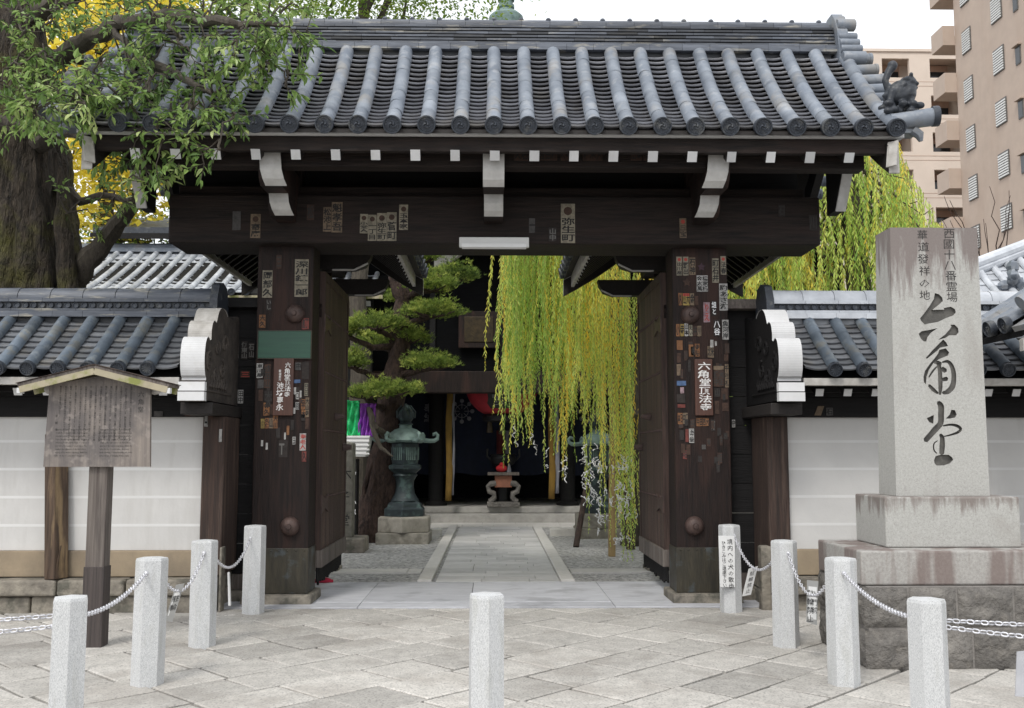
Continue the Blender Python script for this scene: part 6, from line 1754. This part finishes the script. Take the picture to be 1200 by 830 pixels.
# ================================================================ SLIPS PASTED ON THE GATE
GROUP = "paper slips pasted on the gate"
def slip(px0,py0,px1,py1,y,col,txt='',lab=None,ink='ink',cols=1,dot=None,tilt=0,shared=None,outline=False,band=None):
    a = at(px0,py0,y); c_ = at(px1,py1,y)
    x0,z1 = a; x1,z0 = c_
    w,h = x1-x0, z1-z0
    mb = MB(); th=.0025; k=tilt
    slip.n += 1; yo = y-.0015-(slip.n%7)*.0006
    f = lambda u,v,o=0: (u+k*(v-(z0+z1)/2), yo-o, v)
    ragged = [(x0,z0),(lerp(x0,x1,.35),z0-U(0,.004)),(x1,z0+U(-.003,.003)),(x1-U(0,.002),lerp(z0,z1,.5)),(x1,z1),(x0+U(-.002,.002),z1)]
    fr = [f(*p,th) for p in ragged]; bk = [f(*p,0) for p in ragged]; n=len(ragged)
    mb.add(fr+bk, [tuple(range(n)), tuple(range(2*n-1,n-1,-1))]+[(i,i+n,(i+1)%n+n,(i+1)%n) for i in range(n)], 0, U(.25,.7))
    xf = lambda u,v: f(u,v,th+.0008)
    if band:
        zb_ = lerp(z1,z0,.24); mb.add([xf(x0+.001,zb_),xf(x1-.001,zb_),xf(x1-.001,z1-.001),xf(x0+.001,z1-.001)], [(0,1,2,3)], 2)
    if dot:
        r=w*.30; cz=z1-w*.52; mb.add([xf((x0+x1)/2+r*cos(2*pi*i/14), cz+r*sin(2*pi*i/14)) for i in range(14)], [tuple(range(14))], 2)
    if txt:
        tt = txt.split('/')
        nn = max(len(s) for s in tt); top = z1-(w*1.0 if dot else h*.05)
        avail = top-z0-h*.03; cw = w/len(tt)
        for i,s in enumerate(tt):
            sz = min(cw*.98, avail/len(s)*1.12)*1.0; sy = min(1.6,(avail/len(s))/(sz*1.0))
            put_text(mb, s, x1-cw*(i+.5), top, cw*.96, xf, 1, step=avail/len(s), sx=1.0, sy=(avail/len(s))/(cw*.96)*.98, bold=.022)
    o = mb.build("paper_slip", [SL[col], M[ink], M['red_ink'] if dot!='brown' else SL['brown']], at0=((x0+x1)/2,y,(z0+z1)/2))
    tag(o, lab or shared, "paper slip", GROUP)
slip.n = 0
PR = 10.26
SR = "small worn paper slip among the crowded ones on the right gate post"
ZR = [
 (792.5,301,799.5,323,'cream','出川屋',"cream red-dotted slip at right post's top left, leftmost in a row of three",dict(dot=1)),
 (800,301,807,323,'cream','野出',"cream red-dotted slip near right post's top, middle one in a row of three",dict(dot=1)),
 (807.5,302,815,322.5,'tan','石神',"tan slip near right post's top, rightmost in a row of three",{}),
 (834,303,842.5,331.5,'cream','町石井',"tall cream slip with boxed black characters near the top right of right post",{}),
 (844,300.5,851,322,'cream','法春',"cream slip with red dot at the top right corner of right post",dict(dot=1)),
 (816,323,829.5,342,'white','橋家橘/金太萬',"white slip with two columns of bold black characters on the upper right post",{}),
 (842.5,332.5,853,364,'white','駒あさ游',"large white slip with brushed hiragana at the right edge of right post",{}),
 (795,343.5,799.5,358,'orange','久',"small orange slip left in the row just above the right post's upper iron boss",{}),
 (800,344,808,358,'yellow','大/山',"yellow slip with a red band, above the right post's upper iron boss",dict(band=1)),
 (808.5,344,813.5,358,'tan','金',"tan slip in the row just above the right post's upper iron boss",{}),
 (814,347,818.5,358,'brown','',None,{}),
 (824,354.5,832,378,'pink','りえ',"pinkish white slip with red script to the right of right post's upper iron boss",dict(ink='red_ink')),
 (833.5,353,839.5,370,'dark','組と',"dark slip with pale lettering right of the pink slip on right post",dict(ink='paper')),
 (836,375,844,394,'dark','八谷',"dark slip with white outlined lettering below the dark slip on right post",dict(ink='paper')),
 (846,375,854,398,'white','魚河岸',"greyish white slip with ornate black lettering at the right edge of right post",{}),
 (792,380,796.5,394,'orange','小',None,{}),(797,380,801.5,394,'yellow','寺',None,{}),
 (802,379,806.5,394,'white','山本',"white slip third from the left in the row just below right post's upper boss",{}),
 (807,381,811.5,394,'cream','えい',"cream slip fourth from the left in the row just below right post's upper boss",{}),
 (812,382,816.5,394,'brown','井',None,{}),(817,382,822,394,'tan','川',None,{}),
 (793,399,800,410,'orange','',"plain orange brown slip at right post's left edge, second row below the boss",{}),
 (793,414,798,425,'brown','',None,{}),(807,404,812.5,418,'orange','',"plain rusty orange slip above the top left corner of right post's red-brown plate",{}),
 (814,403,820,418,'orange','寺院',"orange slip with lettering directly above the right post's red-brown plate",dict(band=None)),
 (829,406,836.5,419,'tan','米/北',"tan slip with gridded characters, above the right corner of right post's red-brown plate",{}),
 (832,398.5,836,407,'white','',"larger torn white scrap above the right post's red-brown plate",{}),(837.6,400,840,405.5,'white','',"tiny torn white scrap on right post, right of the larger one",{}),
 (793,427,798,440,'tan','',None,{}),(793,446.5,804,452,'blue','',"small blue sticker on the left edge of right post beside the red-brown plate",{}),
 (797,454,801.5,461,'pink','',"faded pinkish scrap just under the blue sticker on right post",{}),
 (836,429,848,433.5,'tan','',None,{}),(836,434,848,453,'brown','大正/講中',None,dict(ink='ink_grey')),(849,427,854,454,'tan','千社札',"narrow tan slip with column of characters at the right edge beside right post's plate",{}),
 (837,455,844,465,'dark','山',None,dict(ink='ink_grey')),(845,455,853,468,'brown','',None,{}),(837.5,470,843,485,'brown','',None,{}),(846,472,854,482,'brown','',None,{}),
 (794,474,803,478,'red','',"small reddish level slip at right post's left, above the orange grid slip",{}),(793,462,803,472,'dark','',None,{}),
 (794,484,799.8,497,'orange','日/本',"orange slip with grid characters at right post's left edge, below the plate's middle",{}),(800,484,806,497,'tan','講/中',None,{}),
 (816,490,823,499.5,'orange','田/中',"orange grid slip just below the right post's red-brown plate, left of two",{}),(823.3,490,830.5,499.5,'orange','大/西',"orange grid slip just below the right post's red-brown plate, right of two",{}),
 (803,503,807,518,'red','',"dull red slip beside the lowest white lettered slip on right post",{}),(807.3,502.5,813.5,519,'white','玉来堂',"white slip with black characters, lowest lettered one on right post",{}),
 (796,504,801.5,516,'dark','小',None,dict(ink='ink_grey')),(798,520,803,531,'brown','',None,{}),(804,521,809,533,'brown','',None,{}),(833,492,838,505,'dark','町',None,dict(ink='frame')),(822,521,827,527,'dark','回',None,dict(ink='frame'))]
for (a,b_,c,d,col,tx_,lab,kw) in ZR: slip(a,b_,c,d,PR,col,tx_,lab,shared=SR,**kw)
slip(857.5,492,861.5,501,10.45,'white','守',"small white sticker on the black board just right of right post")
for k in range(34):                            # worn fragments filling the pillar between the readable slips
    px, py = U(793,852), (U(396,500) if k%3 else U(500,545)); w_, h_ = U(3.2,5.5), U(7,14)
    if 811 < px+w_ and px < 838 and 417 < py+h_ and py < 489: continue
    slip(px,py,px+w_,py+h_,PR,random.choice(('brown','dark','brown','tan','red','orange')) if k%4==0 else random.choice(('brown','dark')),random.choice(('','山','大','川','田/中','金','講')),None,shared=SR,ink='ink_grey')
SLB = "small worn paper slip among the crowded ones on the left gate post"
ZL = [
 (308,317,319,349,'cream','岡部久',"cream slip with bold black characters at the upper left of left post",{}),
 (346,304,361,348,'cream','深川鎮一郎',"largest cream slip with bold black characters at the upper right of left post",{}),
 (304,369,311,384,'orange','大久',"orange slip left of the left post's upper iron boss, above the green plate",{}),
 (354,373,362,386,'red','講',"dull red slip above the right end of the green plate on left post",dict(ink='ink_grey')),
 (324,299,330,315,'brown','三',None,dict(ink='ink_grey')),(312,351,318,364,'dark','いし',None,dict(ink='frame')),
 (301,426,308,443,'white','東川屋',"white slip with black characters at left edge below the green plate on left post",{}),
 (310,427,317,455,'brown','成田山',None,dict(ink='ink_grey')),(302,445,309,455,'grey','',None,{}),(303,457,308,470,'brown','',None,{}),(310,458,319,471,'dark','大',None,dict(ink='ink_grey')),
 (309,472,316,487,'orange','金久',"orange slip just above the yellow one at the lower left cluster of left post",{}),(317,474,321,486,'brown','',None,{}),
 (306,491,310,502,'yellow','三三',"bright yellow slip at the left end of the lowest row on left post",{}),(310.8,490,315,502,'orange','久仁',"orange slip second from the left in the lowest row on left post",{}),
 (315.5,490,320,502,'tan','山',"tan slip third from the left in the lowest row on left post",{}),(320.3,487,325.5,502,'orange','大川',"orange slip at the right end of the lowest row on left post",{}),
 (344,445,352,449,'blue','',"small blue scrap right of the red-brown plate on left post",{}),
 (344.5,454,347,462,'white','',None,{}),(347,460,350.5,468,'white','口',None,{}),(351.5,458,353.5,466,'white','',None,{}),(346.5,471.5,350.5,480,'white','回',None,{}),(343,478,346,485,'white','',None,{}),
 (357,449,361,464,'cream','口口口',"narrow cream slip at the right edge of left post beside the red-brown plate",{}),
 (353,468,357.5,480,'orange','早',"orange slip in the right hand cluster of left post, left of a longer one",{}),(358,466,362,489,'tan','大山寺',"long tan slip at the right edge of left post's cluster",{}),(353.5,481,358,490,'orange','木',"short orange slip lowest in the right hand cluster of left post",{}),
 (358,490,362,503,'brown','',None,{}),(346,425,353,434,'grey','中',None,{}),(354,424,362,444,'dark','',None,{}),
 (336,499,339,510,'orange','',"thin orange scrap standing alone on middle of left post",{}),
 (351.5,508,358.5,528,'white','寿老人',"white slip with red block on the right edge of left post below the plate",dict(ink='red_ink')),(354,529,359,541,'red','久',"red orange slip lowest on the right edge of left post",{}),
 (343,512,346.5,521,'white','王',None,{}),(311.5,519,314,527,'white','',None,{}),(306,516,308.5,523,'white','',None,{}),(333,507,335,515,'white','',None,{}),(327,516,337,536,'dark','T',None,dict(ink='frame'))]
for k in range(20):
    px, py = U(303,358), U(424,505); w_, h_ = U(3.2,5.5), U(7,14)
    if 318 < px+w_ and px < 345 and py < 489: continue
    slip(px,py,px+w_,py+h_,PR,random.choice(('brown','dark')),random.choice(('','山','大','川','金','講')),None,shared=SLB,ink='ink_grey')
SLW = "small torn white scrap of paper on the left gate post"
for (a,b_,c,d,col,tx_,lab,kw) in ZL: slip(a,b_,c,d,PR,col,tx_,lab,shared=SLW if col=='white' else SLB,**kw)
ZB = [
 (379,243,388,271.5,'tan','松池上',"tan slip on the lintel's left part, shorter left one of a pair",{}),
 (389,237,401,272.5,'tan','魁孝吾',"tan slip on the lintel's left part, taller right one of a pair",{}),
 (422,251,431,273.5,'cream','小堂人',"shortest and leftmost of four cream slips in a stepped row on the lintel",dict(dot='brown')),
 (431.5,252,441,282.5,'cream','一丁目',"second from left of four cream slips in a stepped row on the lintel",dict(dot='brown')),
 (442,250,453,282.5,'cream','弥生町',"third from left of four cream slips in a stepped row on the lintel",dict(dot='brown')),
 (453.5,249,464.5,282.5,'cream','菅町',"rightmost of four cream slips in a stepped row on the lintel",dict(dot='brown')),
 (468,240,478,269.5,'cream','玉本家',"cream slip standing alone right of the stepped row on the lintel",dict(dot='brown')),
 (657,239,674,285,'cream','弥生町',"biggest pale slip on the lintel, right of the strip lamp",dict(dot='brown')),
 (620,256,627,273,'grey','一',"faint grey slip on the lintel above the lamp's right end",{}),
 (643,267,652,283,'dark','山中',"dark slip with pale lettering left of the biggest slip on the lintel",dict(ink='frame')),
 (796,256,804.5,279,'tan','三宝',"tan slip with red dot on the lintel just above the right post",dict(dot=1)),
 (273,248,282,270,'grey','',"plain grey slip at the left end of the lintel",{}),
 (294,251,305,279,'tan','寄席',"brownish slip with dark lettering under the left bracket arm on the lintel",dict(dot='brown')),
 (360,240,368,258,'brown','松',"dark brown slip on the lintel right of the left bracket arm",dict(ink='ink_grey')),
 (948,252,958,270,'dark','川',"faint dark slip at the right end of the lintel",dict(ink='ink_grey')),
 (912,240,920,254,'dark','石',"faint dark slip on the lintel, near its right end but higher",dict(ink='ink_grey'))]
for (a,b_,c,d,col,tx_,lab,kw) in ZB: slip(a,b_,c,d,10.08,col,tx_,lab,**kw)
SE = "brown slip in the row pasted along the eave beam, right of centre"
for (a,c,tx_) in ((602,619,'石/久'),(631,653,'植/田/吉'),(657,669,'中/根'),(683,706,'大/木/村'),(739,752,'寿/山'),(754,766,'松/川')):
    slip(a,175.5,c,188.5,9.279,'brown',tx_,None,shared=SE,ink='ink')
for (a,b_,c,d,col,tx_,lab) in ((273,400,280,421,'dark','伊三山',"leftmost of three dark pale-lettered slips on the black board beside left post"),(283,400,290,421,'dark','伊東山',"middle of three dark pale-lettered slips on the black board beside left post"),(291.5,402,298,420,'dark','石山',"rightmost of three dark pale-lettered slips on the black board beside left post")):
    slip(a,b_,c,d,10.45,col,tx_,lab,ink='frame')
slip(282,435,293,443,10.45,'brown','三',"small brown slip alone on the black board left of left post",ink='red_ink')
slip(279,457,285,473,10.45,'white','田中',"white slip on the black board left of left post, lowest there")
slip(240,477,243.5,500,9.825,'white','山',"narrow whitish slip at the left edge of the left wall's brown end post")
slip(244.5,475,250,492,9.825,'brown','',"dark slip at the top of the left wall's brown end post"); slip(257,503,260,518,9.825,'white','',"white scrap at the right edge of the left wall's brown end post")
for (a,b_,c,d,lab) in ((217,476.5,225,488,"brown slip on the black timber of the left wall, left of a pair"),(226,476.5,235,488,"brown slip on the black timber of the left wall, right of a pair")): slip(a,b_,c,d,9.835,'brown','久',lab,ink='ink_grey')
slip(181,482,191,488,9.835,'grey','',"small grey scrap on the black timber of the left wall beside the notice board")
slip(932,472,939,479,9.835,'grey','回',"round-lettered grey slip on the black timber of the right wall near the gate"); slip(956,476,964,487,9.835,'tan','',"tan slip pasted crooked on the black timber of the right wall",tilt=.4); slip(968,478,976,487,9.835,'grey','石',"grey slip on the black timber of the right wall beside the crooked tan one")
# stars
for (px,py,r_,col,lab) in ((822,313,5.2,'purple',"dull purple star sticker near the top of right post"),(805,331,5.5,'brown',"brown star sticker above the upper boss of right post")):
    x,z_ = at(px,py,PR); rr=r_/1150*PR; b = MB()
    b.prism([(x+(rr if i%2==0 else rr*.5)*sin(pi*i/5), z_+(rr if i%2==0 else rr*.5)*cos(pi*i/5)) for i in range(10)], 'xz', PR-.004, PR-.0005)
    tag(b.build("star_sticker", SL[col], at0=(x,PR,z_)), lab, "sticker")
# green plate and the two red-brown plates
x0,z1 = at(303,388,10.24); x1,z0 = at(364,420,10.24)
gp = thing("green_plate", ((x0+x1)/2,10.24,z0), "blank dark green metal plate across the left gate post", "sign")
b = MB(); b.box(x0,x1,10.235,10.2585,z0,z1); p = b.build("panel", M['green_sign'], gp, bevel=.003)
b = MB()
for a,c,d,e in ((x0-.006,x1+.006,z1,z1+.008),(x0-.006,x1+.006,z0-.008,z0),(x0-.008,x0,z0,z1),(x1,x1+.008,z0,z1)): b.box(a,c,10.230,10.259,d,e)
b.build("rim", M['sheath'], gp)
for (pa,pb_,pc,pd,cols,lab) in ((321,420,343,487,(("六角堂頂法寺",.70,.07,.056,.62),("華道家元",.33,.20,.030,.20),("池坊専永",.32,.42,.066,.50)),"red-brown wooden plate with white brush lettering, under left post's green plate"),
                              (814,421,836,487,(("六角堂頂法寺",.52,.05,.115,.88),),"red-brown wooden plate with one column of white brush lettering on right post")):
    x0,z1 = at(pa,pb_,10.23); x1,z0 = at(pc,pd,10.23)
    t = thing("name_plate", ((x0+x1)/2,10.24,z0), lab, "sign")
    b = MB(); b.box(x0,x1,10.228,10.2585,z0,z1); b.build("board", M['wood_plate'], t, bevel=.004)
    b = MB()
    for s,u,v,sz,ln in cols:
        put_text(b, s, lerp(x0,x1,u), z1-v*(z1-z0), sz, lambda u_,v_: (u_,10.2265,v_), 0, step=ln*(z1-z0)/len(s), sx=1.15 if ln>.4 else .9, wob=.09, bold=.012, sy=ln*(z1-z0)/len(s)/sz)
    b.build("lettering", M['white_ink'], t)
